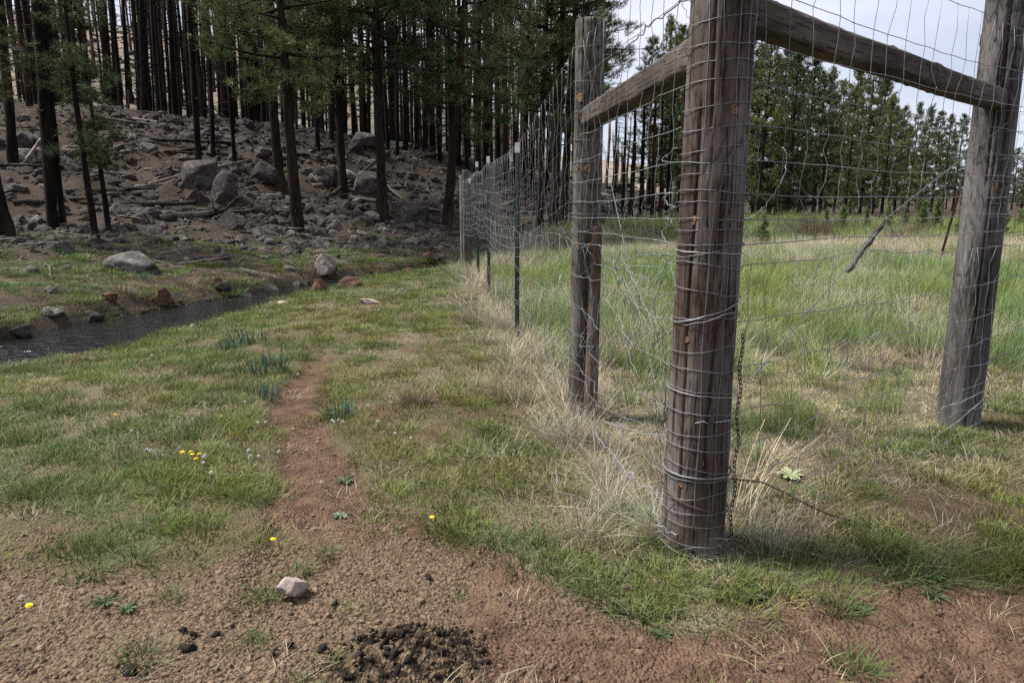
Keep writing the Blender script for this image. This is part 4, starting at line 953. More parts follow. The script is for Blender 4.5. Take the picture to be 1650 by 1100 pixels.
def build_fence():
    Fz = thing('wire_fence', (PF.x, PF.y, PF.z), 'tall timber and woven wire fence turning a corner at a stout brown post', 'fence')
    o0 = Vector((PF.x, PF.y, PF.z))
    def part(name, me, loc=(0, 0, 0), rot=None, parent=None, label=None):
        o = obj(name, me, parent or Fz, Vector(loc) - o0 if parent is None else loc, rot)
        if label: o['label'] = label
        return o
    rF, rL, rR = .138, .098, .135
    pf = part('corner_post', post_mesh(1, 2.78, rF, .122, M['post_f'], sides=220, rings=170, ncrack=16, depth=.02), PF, (0, 0, 2.2), label='stout brown corner post wound with wire')
    pl = part('brace_post', post_mesh(2, 2.61, rL, .090, M['post_l'], sides=150, rings=120, ncrack=11, depth=.016), PL, (0, 0, .4), label='grey-brown post with sawn flat top')
    prs = part('brace_post', post_mesh(3, 2.95, rR, .118, M['post_r'], (-.05, 0), sides=170, rings=130, ncrack=14, depth=.02), PR, (0, 0, 0), label='grey weathered post with a split edge')
    uFR = (PR - PF).normalized(); PO = PR + uFR * 2.6; PO.z = Z(PO.x, PO.y)
    part('brace_post', post_mesh(4, 2.6, .12, .11, M['post_r'], sides=40, rings=60), PO)
    stub_p = Vector((PL.x + .045, PL.y - .115, PL.z)); me = post_mesh(5, 1.33, .05, .045, M['stub'], (.01, .06), 40, 70, 4)
    part('stake', me, stub_p, label='slender reddish stake set against the grey-brown post')
    # knots
    def knot(parent, P, rad_at, px, py, sz):
        d = ray(px, py); # nearest point of the ray to the post's front surface
        dh = Vector((d[0], d[1])); 
        a = dh.dot(dh); b = -2 * dh.dot(Vector((P.x, P.y))); r_ = rad_at * .985; c = P.x ** 2 + P.y ** 2 - r_ * r_; q = b * b - 4 * a * c
        t = (-b - math.sqrt(max(q, 0))) / (2 * a); p = Vector((d[0] * t, d[1] * t, CAMH + d[2] * t)); n = Vector((p.x - P.x, p.y - P.y, 0)).normalized()
        m = MB(); k = 14; th = np.arange(k) * 2 * math.pi / k; rings = []
        side = np.array([-n.y, n.x, 0]); up = np.array([0, 0, 1.3]); nn = np.array(n)
        V = [];
        for rr, h in ((1.25, -.004), (1.0, .003), (.72, .0045), (.4, .003)):
            for a_ in th: V.append((side * math.cos(a_) + up * math.sin(a_)) * sz * rr * (1 + .12 * math.sin(a_ * 3 + px)) + nn * h)
        V.append(nn * .0035)
        Fo = [[i * k + j, i * k + (j + 1) % k, (i + 1) * k + (j + 1) % k, (i + 1) * k + j] for i in range(3) for j in range(k)] + [[3 * k + j, 3 * k + (j + 1) % k, 4 * k] for j in range(k)]
        me = mesh('knot', V, Fo, M['knotrim'], True); me.materials.append(M['knot'])
        for i_, p_ in enumerate(me.polygons): p_.material_index = 0 if i_ < k or 2 * k <= i_ < 3 * k - 6 and i_ % 2 else 1
        o = obj('knot', me, parent); o.parent = parent
        inv = Matrix.Translation(P) @ parent.rotation_euler.to_matrix().to_4x4()
        o.matrix_local = inv.inverted() @ Matrix.Translation(p)
    for px, py, s in ((1183, 177, .015), (1118, 355, .014), (1180, 361, .016), (1129, 746, .014), (1108, 548, .009), (1098, 780, .011)): knot(pf, PF, .134 if py > 400 else .127, px, py, s)
    for px, py, s in ((935, 158, .022), (947, 273, .020), (953, 396, .022), (931, 400, .013), (932, 548, .017)): knot(pl, PL, .096, px, py, s)
    for px, py, s in ((1551, 569, .016), (1602, 300, .02), (1580, 66, .026)): knot(prs, PR, .128, px, py, s)
    # rails
    A = PF + uFR * .10; A.z = PF.z + 2.205; B = PR - uFR * .04; B.z = PR.z + 2.13
    part('rail', rail_mesh(6, A, B, .078, .070, M['rail']), A, (B - A).to_track_quat('Z', 'X').to_euler())
    uFL = (PL - PF).normalized(); A = PF + uFL * .10; A.z = PF.z + 2.07; B = PL - uFL * .03; B.z = PL.z + 2.02
    part('rail', rail_mesh(7, A, B, .082, .078, M['rail']), A, (B - A).to_track_quat('Z', 'X').to_euler())
    # steel posts with white tips
    def tpost(P, H, lean=(0, 0), mats=('tgreen', 'twhite'), parent=Fz, loc=None):
        def section(z0, z1, grow=0.0):
            m = MB(); pr = [(-.025, .0), (.025, .0), (.025, .005), (.004, .005), (.004, .04), (-.004, .04), (-.004, .005), (-.025, .005)]
            c = np.array([0, .02]); pr = [tuple((np.array(p) - c) * (1 + grow) + c) for p in pr]; V = [(x + lean[0] * z, y + lean[1] * z, z) for z in (z0, z1) for x, y in pr]; k = 8
            m.add(V, [[j, (j + 1) % k, k + (j + 1) % k, k + j] for j in range(k)] + [list(range(k))[::-1], [k + j for j in range(k)]])
            return m
        m = section(-.3, H - .10)
        for z in np.arange(.15, H - .2, .055): m.octa((lean[0] * z, -.002 + lean[1] * z, z), .007)
        o = obj('steel_post', m.build('steel_post', M[mats[0]], False), parent, (P - o0) if parent is Fz else loc)
        if mats[1]: obj('white_tip', section(H - .10, H, .06).build('white_tip', M[mats[1]], False), o)
        return o
    tpost(PT[0], 2.08); tpost(PT[1], 2.18, (.0, 0)); tpost(PT[2], 2.22, (-.005, 0)); p4 = PC + Vector((.15, -.9, 0)); p4.z = Z(p4.x, p4.y); tpost(p4, 2.0)
    PD = Vector((-.67, 23.0, Z(-.67, 23))); PE = Vector((10.2, 44, Z(10.2, 44)))
    part('brace_post', post_mesh(8, 2.25, .075, .07, M['post_l'], sides=24, rings=40), PC)
    pc2 = PC + Vector((-.13, .9, 0)); pc2.z = Z(pc2.x, pc2.y); part('brace_post', post_mesh(9, 2.2, .08, .075, M['farpost'], sides=24, rings=40), pc2)
    part('brace_post', post_mesh(10, 2.5, .12, .11, M['farpost'], sides=24, rings=40), PD); part('brace_post', post_mesh(11, 2.3, .12, .11, M['farpost'], sides=20, rings=30), PE)
    # woven wire
    rg = np.random.default_rng(5)
    def panel(A, B, zs_list, spacing, r, jit, sag=.0, knots=True, skip=None, za=0.0, zb=0.0, mat='wire', nm='woven_wire', slope=None, stayj=.012):
        u = (B - A); L = Vector((u.x, u.y, 0)).length; nseg = max(10, int(L / .14)); t = np.linspace(0, 1, nseg + 1)
        gx = A.x + (B.x - A.x) * t; gy = A.y + (B.y - A.y) * t; g0 = A.z + (B.z - A.z) * t
        nrm = np.array([-u.y, u.x]) / L
        lines = []
        for z in zs_list:
            off = np.cumsum(rg.normal(0, jit * .35, nseg + 1)); off -= off[0] + (off[-1] - off[0]) * t
            zz = g0 + z + za * (1 - t) + zb * t + off - sag * 4 * t * (1 - t)
            if slope: zz = zz + slope(z, t)
            w = rg.normal(0, jit * .5, nseg + 1); w[0] = w[-1] = 0
            lines.append(np.stack([gx + nrm[0] * w, gy + nrm[1] * w, zz], 1))
        kn = MB(); base_o = None; stays = []
        ns = int(L / spacing); ts = (np.arange(ns) + .5) / ns + rg.normal(0, .08 / ns, ns)
        for q in ts:
            pts = []
            drift = rg.normal(0, stayj)
            for li, ln in enumerate(lines):
                p = np.array([np.interp(q + drift * li * .04 + rg.normal(0, stayj * .25), t, ln[:, c]) for c in range(3)])
                pts.append(p)
                if knots: kn.octa(p, r * 2.4)
                if li < len(lines) - 1:
                    nx = np.array([np.interp(q, t, lines[li + 1][:, c]) for c in range(3)]); mid = (p + nx) / 2
                    mid[:2] += np.array([u.x, u.y]) / L * rg.normal(0, stayj) + nrm * rg.normal(0, stayj * .6); pts.append(mid)
            stays.append(np.array(pts))
        if not knots:
            for ln in lines: kn.octa(ln[0], r * 2)
        holder = part(nm, kn.build('wire_knots', M[mat], False))
        for ln in lines:
            m = MB(); m.tube(ln - np.array(o0), r * 1.15, 4); obj('line_wire', m.build('line_wire', M[mat]), holder, o0 - holder.location - o0)
        for p in stays:
            m = MB(); m.tube(p - np.array(o0), r * .9, 4); obj('stay_wire', m.build('stay_wire', M[mat]), holder, o0 - holder.location - o0)
        return holder
    EXTRA = panel_fix = []
    nFR = Vector((uFR.y, -uFR.x, 0)); nFL = Vector((uFL.y, -uFL.x, 0)); 
    if nFR.y > 0: nFR = -nFR
    if nFL.x > 0: nFL = -nFL
    aF = PF + nFR * (rF + .004); aR = PR + nFR * (rR + .004)
    panel(aF, aR, ZU, .152, .0016, .010, .015, zb=.02); panel(aF, aR, ZL, .152, .0016, .020, .01, stayj=.02)
    aO = PO + nFR * .125
    panel(aR, aO, ZU, .152, .0016, .010); panel(aR, aO, ZL, .152, .0016, .016)
    bF = PF + nFL * (rF + .004); bL = PL + nFL * (rL + .004)
    panel(bF, bL, ZU, .15, .0016, .012, .0, zb=-.03); panel(bF, bL, ZL, .15, .0016, .06, .03, stayj=.05)
    chain = [bL] + [P + Vector((-.03, -.01, 0)) for P in PT] + [PC + Vector((-.08, 0, 0))]
    for i in range(len(chain) - 1):
        panel(chain[i], chain[i + 1], ZU, .15, .0014 + .0003 * i, .012, .05, za=(0, -.42, -.40, -.42)[i], zb=(-.42, -.40, -.42, -.45)[i])
        if i < 2: panel(chain[i], chain[i + 1], ZL[0:1] + ZL[2:7:2], .30, .0016, .05, .05, stayj=.05)
    panel(chain[-1], PD + Vector((-.1, 0, 0)), ZU[1::2], .3, .0022, .02, knots=False); panel(PD, PE, ZU[::2] + ZL[::2], .9, .0026, .02, knots=False)
    # wire wound round the corner post
    def wrap(z, tilt, r, a0, a1, mat, P=PF, rad=rF, wob=.008, par=None):
        n = 22; a = np.linspace(a0, a1, n); w = rg.normal(0, wob * .45, n); w = np.cumsum(w) * .5
        rr = rad - (rad - .122) * np.clip(z / 2.78, 0, 1) * (P is PF) + .004 + .0012 * np.abs(rg.normal(size=n))
        Pt = np.stack([P.x + rr * np.cos(a), P.y + rr * np.sin(a), P.z + z + tilt * np.cos(a - math.pi) + w], 1)
        m = MB(); m.tube(Pt - np.array(o0), r, 5); part('wrap_wire', m.build('wrap_wire', M[mat]), o0)
    for i, z in enumerate(ZU + ZL): wrap(z, rg.normal(0, .006), .0017, math.pi * .78, math.pi * 2.15, 'wire')
    for z in (2.33, 2.14, 1.99, 1.85, 1.70, 1.58, 1.47, 1.37, 1.28, 1.13, .93, .75, .57, .42, .27, .13): wrap(z + rg.normal(0, .012), rg.normal(0, .014), .0014, math.pi * .8, math.pi * 2.1, 'wire')
    for z, tl in ((.715, .012), (1.055, -.05), (.36, .01), (1.30, .0), (.02, .02)): wrap(z, tl, .0023, math.pi * .75, math.pi * 2.15, 'bright')
    for z, tl in ((.375, .0), (.23, .04)): wrap(z, tl, .0035, math.pi * .8, math.pi * 2.1, 'wiredark')
    for q in range(5):     # stays that run down the post's face
        a = (1.28, 1.42, 1.55, 1.68, 1.83)[q] * math.pi + rg.normal(0, .05); zt = np.linspace(2.6, .12, 26); rr = rF - (rF - .122) * zt / 2.78 + .0045
        if q in (0, 4): zt = np.linspace(2.6, 1.3, 14); rr = rF - (rF - .122) * zt / 2.78 + .0045
        aa = a + np.cumsum(rg.normal(0, .025, len(zt))); m = MB(); m.tube(np.stack([PF.x + rr * np.cos(aa), PF.y + rr * np.sin(aa), PF.z + zt], 1) - np.array(o0), .0017, 4); part('wrap_wire', m.build('wrap_wire', M['wire']), o0)
    for zz in ZU + ZL:
        wrap(zz + rg.normal(0, .01), rg.normal(0, .004) + .005, .0014, math.pi * .95, math.pi * 2.0, 'wire', PR, .132 - .005, par=prs)
        wrap(zz - .02 + rg.normal(0, .01), rg.normal(0, .004), .0014, math.pi * .95, math.pi * 2.0, 'wire', PL, rL - .003)
    # brace wires: post top to the foot of its neighbour, twisted double
    def twisted(A, B, r, mat, nm='brace_wire', sg=.0, tw=.006, turns=40):
        m = MB(); n = max(60, turns * 6); t = np.linspace(0, 1, n); C = np.array(A)[None] * (1 - t)[:, None] + np.array(B)[None] * t[:, None]; C[:, 2] -= sg * 4 * t * (1 - t)
        d = np.array(B) - np.array(A); d /= np.linalg.norm(d); e1 = np.cross(d, [0, 0, 1]); e1 /= np.linalg.norm(e1); e2 = np.cross(d, e1)
        for ph in (0, math.pi):
            an = t * turns * 2 * math.pi + ph; m.tube(C + tw * (np.cos(an)[:, None] * e1 + np.sin(an)[:, None] * e2) - np.array(o0), r, 4)
        return part(nm, m.build(nm, M[mat]), o0)
    q0 = on_plane_y; topR = on_plane_y(1640, 185, PR.y - .05); botF = Vector((PF.x + .10, PF.y + .10, PF.z + .25))
    botF = q0(1180, 645, PF.y + .12)
    s0, s1 = q0(1366, 438, 3.42), q0(1428, 352, 3.66)
    twisted(topR, s1, .0018, 'wire', tw=.002, turns=25); twisted(s1.lerp(s0, .3) + Vector((0, -.02, .01)), botF, .0018, 'wire', tw=.002, turns=30)
    # the stick that tightens it
    m = MB(); t = np.linspace(0, 1, 14); Cs = np.array(s0)[None] * (1 - t)[:, None] + np.array(s1)[None] * t[:, None]; Cs += rg.normal(0, .0035, Cs.shape)
    rad = np.interp(t, [0, .05, .25, .6, .85, 1], [.009, .015, .012, .016, .012, .004]); m.tube(Cs - np.array(o0), rad, 8); part('twist_stick', m.build('twist_stick', M['rail']), o0, label='weathered grey stick twisted into the brace wire')
    topL = Vector((PL.x + .04, PL.y - .10, PL.z + 2.03)); twisted(topL, Vector((PF.x - .06, PF.y + .13, PF.z + .3)), .0016, 'wire', sg=.02, tw=.002)
    # twist of wire against the treeline and loose ends
    def loose(pts, r, mat, nm='tie_wire', sub=6, jit=.004):
        P = np.array([list(p) for p in pts]); n = len(P); tt = np.linspace(0, n - 1, (n - 1) * sub + 1); Q = np.stack([np.interp(tt, range(n), P[:, c]) for c in range(3)], 1)
        for _ in range(3): Q[1:-1] = (Q[:-2] + 2 * Q[1:-1] + Q[2:]) / 4
        Q += rg.normal(0, jit, Q.shape); m = MB(); m.tube(Q - np.array(o0), r, 5); return part(nm, m.build(nm, M[mat]), o0)
    q = on_plane_y
    loose([q(1195, 358, 3.0), q(1225, 340, 3.0), q(1250, 310, 3.02), q(1270, 274, 3.05), q(1262, 240, 3.06)], .0016, 'bright'); loose([q(1270, 276, 3.05), q(1285, 296, 3.1), q(1320, 328, 3.2)], .0014, 'wire')
    loose([q(1000, 84, 4.0), q(1022, 66, 3.7), q(1045, 42, 3.5), q(1075, 22, 3.2), q(1108, -4, 2.95)], .0030, 'wiredark', jit=.006)
    for p in (((1020, 64, 3.7), (1022, 90, 3.7)), ((1075, 22, 3.2), (1078, 60, 3.2)), ((1092, -8, 3.0), (1108, 22, 3.0), (1116, 45, 3.0))): loose([q(*a) for a in p], .0013, 'wire')
    # torn lower wire beside the corner post
    tang = (((1092, 330), (1068, 345), (1085, 360), (1064, 372), (1078, 398), (1060, 408), (1040, 405), (1012, 412)), ((1085, 408), (1062, 412), (1076, 430), (1060, 470), (1052, 500), (1064, 540), (1050, 556)),
            ((970, 412), (1000, 424), (1030, 410), (1070, 412)), ((1078, 415), (1070, 440), (1040, 450), (1012, 436), (1002, 410)), ((1055, 552), (1082, 530), (1120, 522), (1185, 502)), ((1010, 430), (1030, 470), (1046, 510), (1060, 560), (1068, 620)),
            ((1000, 440), (1022, 485), (1048, 530), (1052, 560)), ((975, 480), (1004, 520), (1010, 560), (1030, 610)), ((1088, 300), (1066, 322), (1088, 335)), ((1090, 238), (1064, 258), (1084, 262)), ((1040, 420), (1036, 470), (1058, 480), (1090, 470)),
            ((1000, 400), (990, 440), (1012, 470), (1000, 520), (1020, 560)), ((1070, 560), (1074, 640), (1066, 700), (1074, 790)), ((960, 425), (985, 432), (1002, 450), (990, 470)))
    for i, p in enumerate(tang):
        Y0 = PF.y - .02; loose([q(a, b, float(np.interp(a, [940, 1085], [PL.y - .3, Y0])) if a < 1090 else PF.y - .145) for a, b in p], rg.uniform(.0016, .0028), 'wire', jit=.004)
    loose([q(972, 678, 3.6), q(1005, 690, 3.4), q(1040, 700, 3.1), q(1070, 700, 2.85), q(1120, 682, PF.y - .15), q(1180, 676, PF.y - .12)], .0028, 'bright')
    loose([q(955, 695, 3.7), q(990, 735, 3.3), q(1030, 780, 3.05), q(1066, 800, 2.9), q(1075, 830, 2.8)], .0022, 'bright', jit=.012)
    loose([q(1060, 790, 2.85), q(1052, 825, 2.75), q(1066, 850, 2.68), q(1092, 862, PF.y - .15)], .0022, 'bright', jit=.006)
    loose([q(1085, 822, PF.y - .15), q(1092, 800, PF.y - .15), q(1060, 850, 2.7), q(1046, 856, 2.66)], .0022, 'wiredark')
    loose([q(1588, 640, 4.25), q(1530, 690, 4.2), q(1510, 700, 4.1), q(1500, 712, 4.0)], .002, 'bright'); loose([q(1512, 668, 4.26), q(1520, 655, 4.25), q(1545, 650, 4.22), q(1590, 630, 4.25)], .002, 'bright')
    return tpost, o0, q, loose
TP = build_fence()

def build_small():
    q = on_plane_y; rg = np.random.default_rng(77)
    # chain against the corner post
    pts = np.array([list(q(1189, 538, PF.y - .02)), list(q(1184, 640, PF.y - .02)), list(q(1178, 760, PF.y - .01)), list(q(1170, 868, PF.y))]); o0 = Vector(pts[-1])
    m = MB(); n = 42; t = np.linspace(0, 3, n + 1)
    C = np.stack([np.interp(t, range(4), pts[:, c]) for c in range(3)], 1) + np.array([.018, 0, 0]); C[:, 0] += .006 * np.sin(t * 9)
    for i in range(n):
        c = (C[i] + C[i + 1]) / 2 - np.array(o0); L = np.linalg.norm(C[i + 1] - C[i]) * .72; a = np.linspace(0, 2 * math.pi, 11); s = np.array([1, .3, 0]) if i % 2 else np.array([-.3, 1, 0])
        m.tube(np.array([c + s * .0065 * math.cos(x) + np.array([0, 0, L * math.sin(x)]) for x in a]), .0019, 4, False)
    tag(obj('chain', m.build('chain', M['wiredark']), None, o0), 'rusty dark chain hanging down the side of the stout corner post', 'chain')
    # loose barbed strand
    P = [base(px, py) + Vector((0, 0, dz)) for px, py, dz in ((1168, 850, .22), (1215, 845, .17), (1262, 838, .12), (1300, 842, .09), (1340, 846, .06), (1380, 852, .035), (1424, 858, .015))]
    P = [q(1164, 770, 2.86), q(1228, 776, 2.93), q(1258, 790, 2.95), q(1300, 812, 2.96), q(1335, 828, 2.95), q(1378, 840, 2.98), q(1424, 854, 2.96)]
    P = [Vector((p.x, p.y, max(p.z, Z(p.x, p.y) + .012))) for p in P]; o0 = P[-1].copy(); A = np.array([list(p) for p in P]); t = np.linspace(0, 6, 90); Cc = np.stack([np.interp(t, range(7), A[:, c]) for c in range(3)], 1)
    for _ in range(4): Cc[1:-1] = (Cc[:-2] + 2 * Cc[1:-1] + Cc[2:]) / 4
    m = MB()
    for ph in (0, math.pi): m.tube(Cc + .0032 * np.stack([np.zeros(90), np.cos(t * 22 + ph), np.sin(t * 22 + ph)], 1) - np.array(o0), .0022, 4)
    for i in range(12, 88, 11):
        for s in range(3): d = rg.normal(size=3); d /= np.linalg.norm(d); c = Cc[i] - np.array(o0); m.tube(np.array([c - d * .014, c + d * .014]), [.0014, .001], 3)
    tag(obj('barbed_wire', m.build('barbed_wire', M['wiredark']), None, o0), 'loose barbed strand running from the corner post down to the soil', 'barbed wire')
    # rusty steel post out in the meadow, leaning
    x, y, z, t_ = G(1511, 432); m = MB()
    pr = [(-.03, 0), (.03, 0), (.03, .006), (.005, .006), (.005, .045), (-.005, .045), (-.005, .006), (-.03, .006)]
    V = [(a + .16 * zz, b, zz) for zz in (-.3, 2.0) for a, b in pr]; m.add(V, [[j, (j + 1) % 8, 8 + (j + 1) % 8, 8 + j] for j in range(8)] + [list(range(8))[::-1], list(range(8, 16))])
    for zz in np.arange(.2, 1.95, .06): m.octa((.16 * zz, -.002, zz), .009)
    tag(obj('steel_post', m.build('steel_post', M['rust'], False), None, (x, y, z)), 'rusty red steel stake leaning alone in the meadow beside the grey post', 'fence post')
    # iris-like clumps
    ir = [blades(46, .16, .14, .26, .013, .22, 4, M['iris'], rg, .3, 'iris_plant') for _ in range(3)]
    for px, py, s, lb in ((405, 553, 1.0, 'longest clump of blue-green sword leaves in the lawn near the creek'), (368, 566, .85, 'blue-green sword-leaf clump joined to the longest one, nearer the water'), (432, 598, 1.0, 'blue-green sword-leaf clump standing alone left of the path'), (426, 640, .7, 'small sparse blue-green sword-leaf clump by the bare soil of the path'), (545, 672, .62, 'small blue-green sword-leaf clump on the right edge of the path'), (228, 452, .9, 'blue-green leaf clump in front of the flat slab rock')):
        x, y, z, t = G(px, py); o = obj('iris_plant', random.choice(ir), None, (x, y, z), (0, 0, random.uniform(0, 6)), (s * 1.25, s, s)); tag(o, lb, 'plant')
    # tussocks of dead grass
    tu = [blades(240, .11, .10, .24, .0034, .5, 4, M['straw'], rg, .5, 'grass_tussock') for _ in range(2)]
    s2 = NT('tussock_brown'); 
    for mm in tu: mm.materials[0] = M['tussock']
    for px, py, s, lb in ((671, 652, 1.0, 'brown dead tussock standing alone in the lawn beside the path'), (812, 645, .95, 'brown dead tussock next to the pale straw of the fence'), (650, 412, 1.6, 'straw-coloured tussock on the bank near the upright red stone'), (489, 442, 1.5, 'dark wiry tussock against the round pale boulder'), (298, 462, 1.3, 'drooping grey tussock on the far bank of the creek'), (200, 475, 1.3, 'drooping straw tussock beside the tipped red slab')):
        x, y, z, t = G(px, py); o = obj('grass_tussock', random.choice(tu), None, (x, y, z), (0, 0, random.uniform(0, 6)), s); tag(o, lb, 'grass tussock')
    # arching pale stalks by the corner post
    m = MB()
    x, y, z, t = G(1206, 832)
    for i in range(11):
        a = rg.uniform(-.5, .9); h = rg.uniform(.28, .48); b = rg.uniform(.10, .28); tt = np.linspace(0, 1, 7); p0 = rg.normal(0, .03, 2)
        m.tube(np.stack([p0[0] + b * math.cos(a) * tt ** 1.8, p0[1] + b * math.sin(a) * tt ** 1.8, h * tt], 1), np.linspace(.0032, .0012, 7), 4)
    me = m.build('dry_stalks', M['stalk']); tag(obj('dry_stalks', me, None, (x, y, z)), 'cluster of arching pale dry stalks right of the corner post', 'dry plant')
    # broad-leaf rosettes
    def rosette(n, L, w, mat, up):
        V = []; Fc = []; al = []
        for i in range(n):
            a = i * 2.4 + rg.normal(0, .2); l = L * rg.uniform(.6, 1.1); d = np.array([math.cos(a), math.sin(a), 0]); s = np.array([-math.sin(a), math.cos(a), 0]); k = len(V)
            for j, (tq, ww) in enumerate(((0, .25), (.35, .9), (.7, 1.0), (1, .05))):
                c = d * l * tq + np.array([0, 0, l * (up * tq - .45 * up * tq * tq * 1.6 + .02)]); V += [c - s * w * ww, c + np.array([0, 0, -.004]), c + s * w * ww]; al += [tq] * 3
            for j in range(3): Fc += [[k + 3 * j, k + 3 * j + 1, k + 3 * j + 4, k + 3 * j + 3], [k + 3 * j + 1, k + 3 * j + 2, k + 3 * j + 5, k + 3 * j + 4]]
        me = mesh('leafy_plant', V, Fc, mat, True); me.attributes.new('along', 'FLOAT', 'POINT').data.foreach_set('value', np.array(al, np.float32)); return me
    ros = [rosette(26, .055, .0055, M['broad'], .8), rosette(18, .07, .0042, M['broad'], .7), rosette(30, .085, .012, M['palebroad'], 1.2), rosette(28, .05, .0055, M['broadgrey'], .7)]
    for px, py, s, k, lb in ((1272, 772, 1.0, 2, 'pale yellow-green leafy plant behind the fallen barbed strand'), (1505, 962, 1.0, 1, 'star-shaped rosette of narrow leaves on the bare soil'), (1500, 925, 1.3, 0, 'low dense rosette at the edge of the grass patch on the right soil'), (1475, 905, .9, 1, 'long-leaved rosette between grass and soil below the grey post'), (975, 822, 1.0, 3, 'grey-green rosette in the turf left of the corner post'), (548, 822, .9, 3, 'silvery rosette at the grass tip beside the path'), (555, 770, 1.1, 0, 'low round-leaved weed on the path edge'),
            (1395, 985, .8, 0, 'small bright weed in the soil below the corner post'), (170, 975, 1.0, 1, 'flat weed with long leaves on the clods'), (205, 985, .8, 0, 'small bright weed on the clods'), (1210, 960, 1.3, 0, 'dense low weed with tiny blue flowers below the corner post'), (1065, 1022, .8, 1, 'little grassy rosette on the soil at the turf edge'), (1130, 905, 1.0, 3, 'grey-green rosette at the foot of the corner post'), (990, 985, .9, 1, 'sprawling grey-leaved weed at the edge of the soil')):
        x, y, z, t = G(px, py); z = float(terrain(np.array([x]), np.array([y]), True)[0]); o = obj('leafy_plant', ros[k], None, (x, y, z), (0, 0, random.uniform(0, 6)), s); tag(o, lb, 'plant')
    # single tufts of grass on the soil
    tf = [blades(70, .05, .05, .11, .0042, .7, 3, M['grassone'], rg, .4, 'grass_tuft') for _ in range(3)]
    for px, py, s, lb in ((1375, 1078, 1.0, 'dark green grass tuft alone on the bare soil at the bottom edge'), (1395, 1092, .8, 'grass tuft trailing from the lone one at the bottom edge'), (600, 825, .8, 'grass tuft overhanging the bend of the path'), (800, 875, 1.1, 'bright tuft at the front of the turf beside a yellow flower'), (860, 870, 1.2, 'thick bright tuft between the path and the straw'), (965, 960, 1.3, 'rough tuft at the turf edge left of the corner post'), (1020, 985, 1.2, 'rough tuft with pale blades at the turf edge'), (480, 915, 1.0, 'dark sparse tuft beside the path above the pinkish stone'), (430, 950, .9, 'thin tuft left of the pinkish stone'), (155, 928, .9, 'bright tuft on the clods below the lawn'), (220, 905, 1.1, 'bright tuft where the lawn meets the clods'), (525, 885, .8, 'wispy tuft in the middle of the path'), (275, 965, .7, 'tiny tuft on the clods between weeds and stone'), (230, 1065, 1.0, 'wispy tuft on the clods by dark droppings'), (410, 1035, .7, 'single wispy tuft between droppings and dung heap'), (1500, 930, 1.6, 'broad grass patch on the soil below the grey post'), (1450, 940, 1.2, 'grass tuft joining the broad patch on the soil'), (1350, 985, 1.0, 'low grass tuft on the soil in front of the barbed strand'), (1175, 935, 1.3, 'grass tuft in front of the corner post foot'), (1250, 950, 1.2, 'grass tuft right of the corner post foot')):
        x, y, z, t = G(px, py); z = float(terrain(np.array([x]), np.array([y]), True)[0]); o = obj('grass_tuft', random.choice(tf), None, (x, y, z), (0, 0, random.uniform(0, 6)), s); tag(o, lb, 'grass tuft')
    # dandelions
    def flower():
        m = MB(); k = 12
        for ring, (r0, zz) in enumerate(((.021, .0), (.015, .004), (.008, .007))):
            for i in range(k):
                a = i * 2 * math.pi / k + ring * .26; d = np.array([math.cos(a), math.sin(a), 0]); s = np.array([-d[1], d[0], 0]) * .0035; m.add([-s + [0, 0, zz], s + [0, 0, zz], d * r0 + s + [0, 0, zz + .002], d * r0 - s + [0, 0, zz + .002]], [[0, 1, 2, 3]])
        m.tube(np.array([[0, 0, -.008], [0, 0, .003]]), [.004, .006], 6); return m.build('flower_head', M['yellow'], False)
    def seed():
        m = MB()
        for i in range(70):
            d = rg.normal(size=3); d /= np.linalg.norm(d); e = np.cross(d, [.3, .5, .8]); e = e / np.linalg.norm(e) * .0035; f = np.cross(d, e)
            m.add([d * .003, d * .015 + e, d * .016 + f, d * .015 - e, d * .016 - f], [[0, 1, 2], [0, 2, 3], [0, 3, 4], [0, 4, 1]])
        return m.build('seed_head', M['seed'], False)
    def stem(h): m = MB(); m.tube(np.array([[.0, 0, -.01], [.004, .002, h * .5], [0, 0, h]]), [.0022, .002, .0018], 5); return m.build('stem', M['stem'])
    fl, se = flower(), seed(); sts = [stem(.06), stem(.09)]
    Y = ((295, 736), (310, 741), (318, 750), (308, 745), (187, 677), (361, 683), (437, 871), (695, 845), (46, 988), (322, 747))
    S = ((332, 743), (326, 752), (330, 757), (146, 588), (205, 654), (212, 706), (238, 730), (245, 738), (396, 657), (418, 692), (426, 687), (404, 740), (416, 746), (448, 738), (403, 745), (540, 690), (545, 683), (552, 690), (537, 684), (562, 580), (633, 645), (612, 690), (592, 662), (637, 713), (663, 714), (341, 778), (520, 777), (36, 984), (650, 470), (480, 605), (610, 505), (760, 465), (245, 580))
    for i, (px, py) in enumerate(Y + S):
        yel = i < len(Y); x, y, z, t = G(px, py); z = float(terrain(np.array([x]), np.array([y]), True)[0]); h = (.06, .09)[i % 2]
        e = thing('dandelion', (x, y, z), 'yellow dandelion in flower in the turf' if yel else 'white dandelion seed head in the turf', 'dandelion', 'yellow dandelions' if yel else 'dandelion seed heads', (random.gauss(0, .15), random.gauss(0, .15), random.uniform(0, 6)), .6 if y < 6 else .85)
        obj('stem', sts[i % 2], e); obj('flower_head' if yel else 'seed_head', fl if yel else se, e, (0, 0, h))
    # the dung heap and single droppings
    dm = [rock_mesh(700 + i, 3, M['dung'], .8, 5, .30) for i in range(4)]; dd = [rock_mesh(720 + i, 2, M['dungdry'], .8, 4, .3) for i in range(3)]
    x, y, z, t = G(655, 1058); hp = thing('dung_heap', (x, y, z), 'dark crumbling heap of dung on the bare soil at the bottom edge', 'dung')
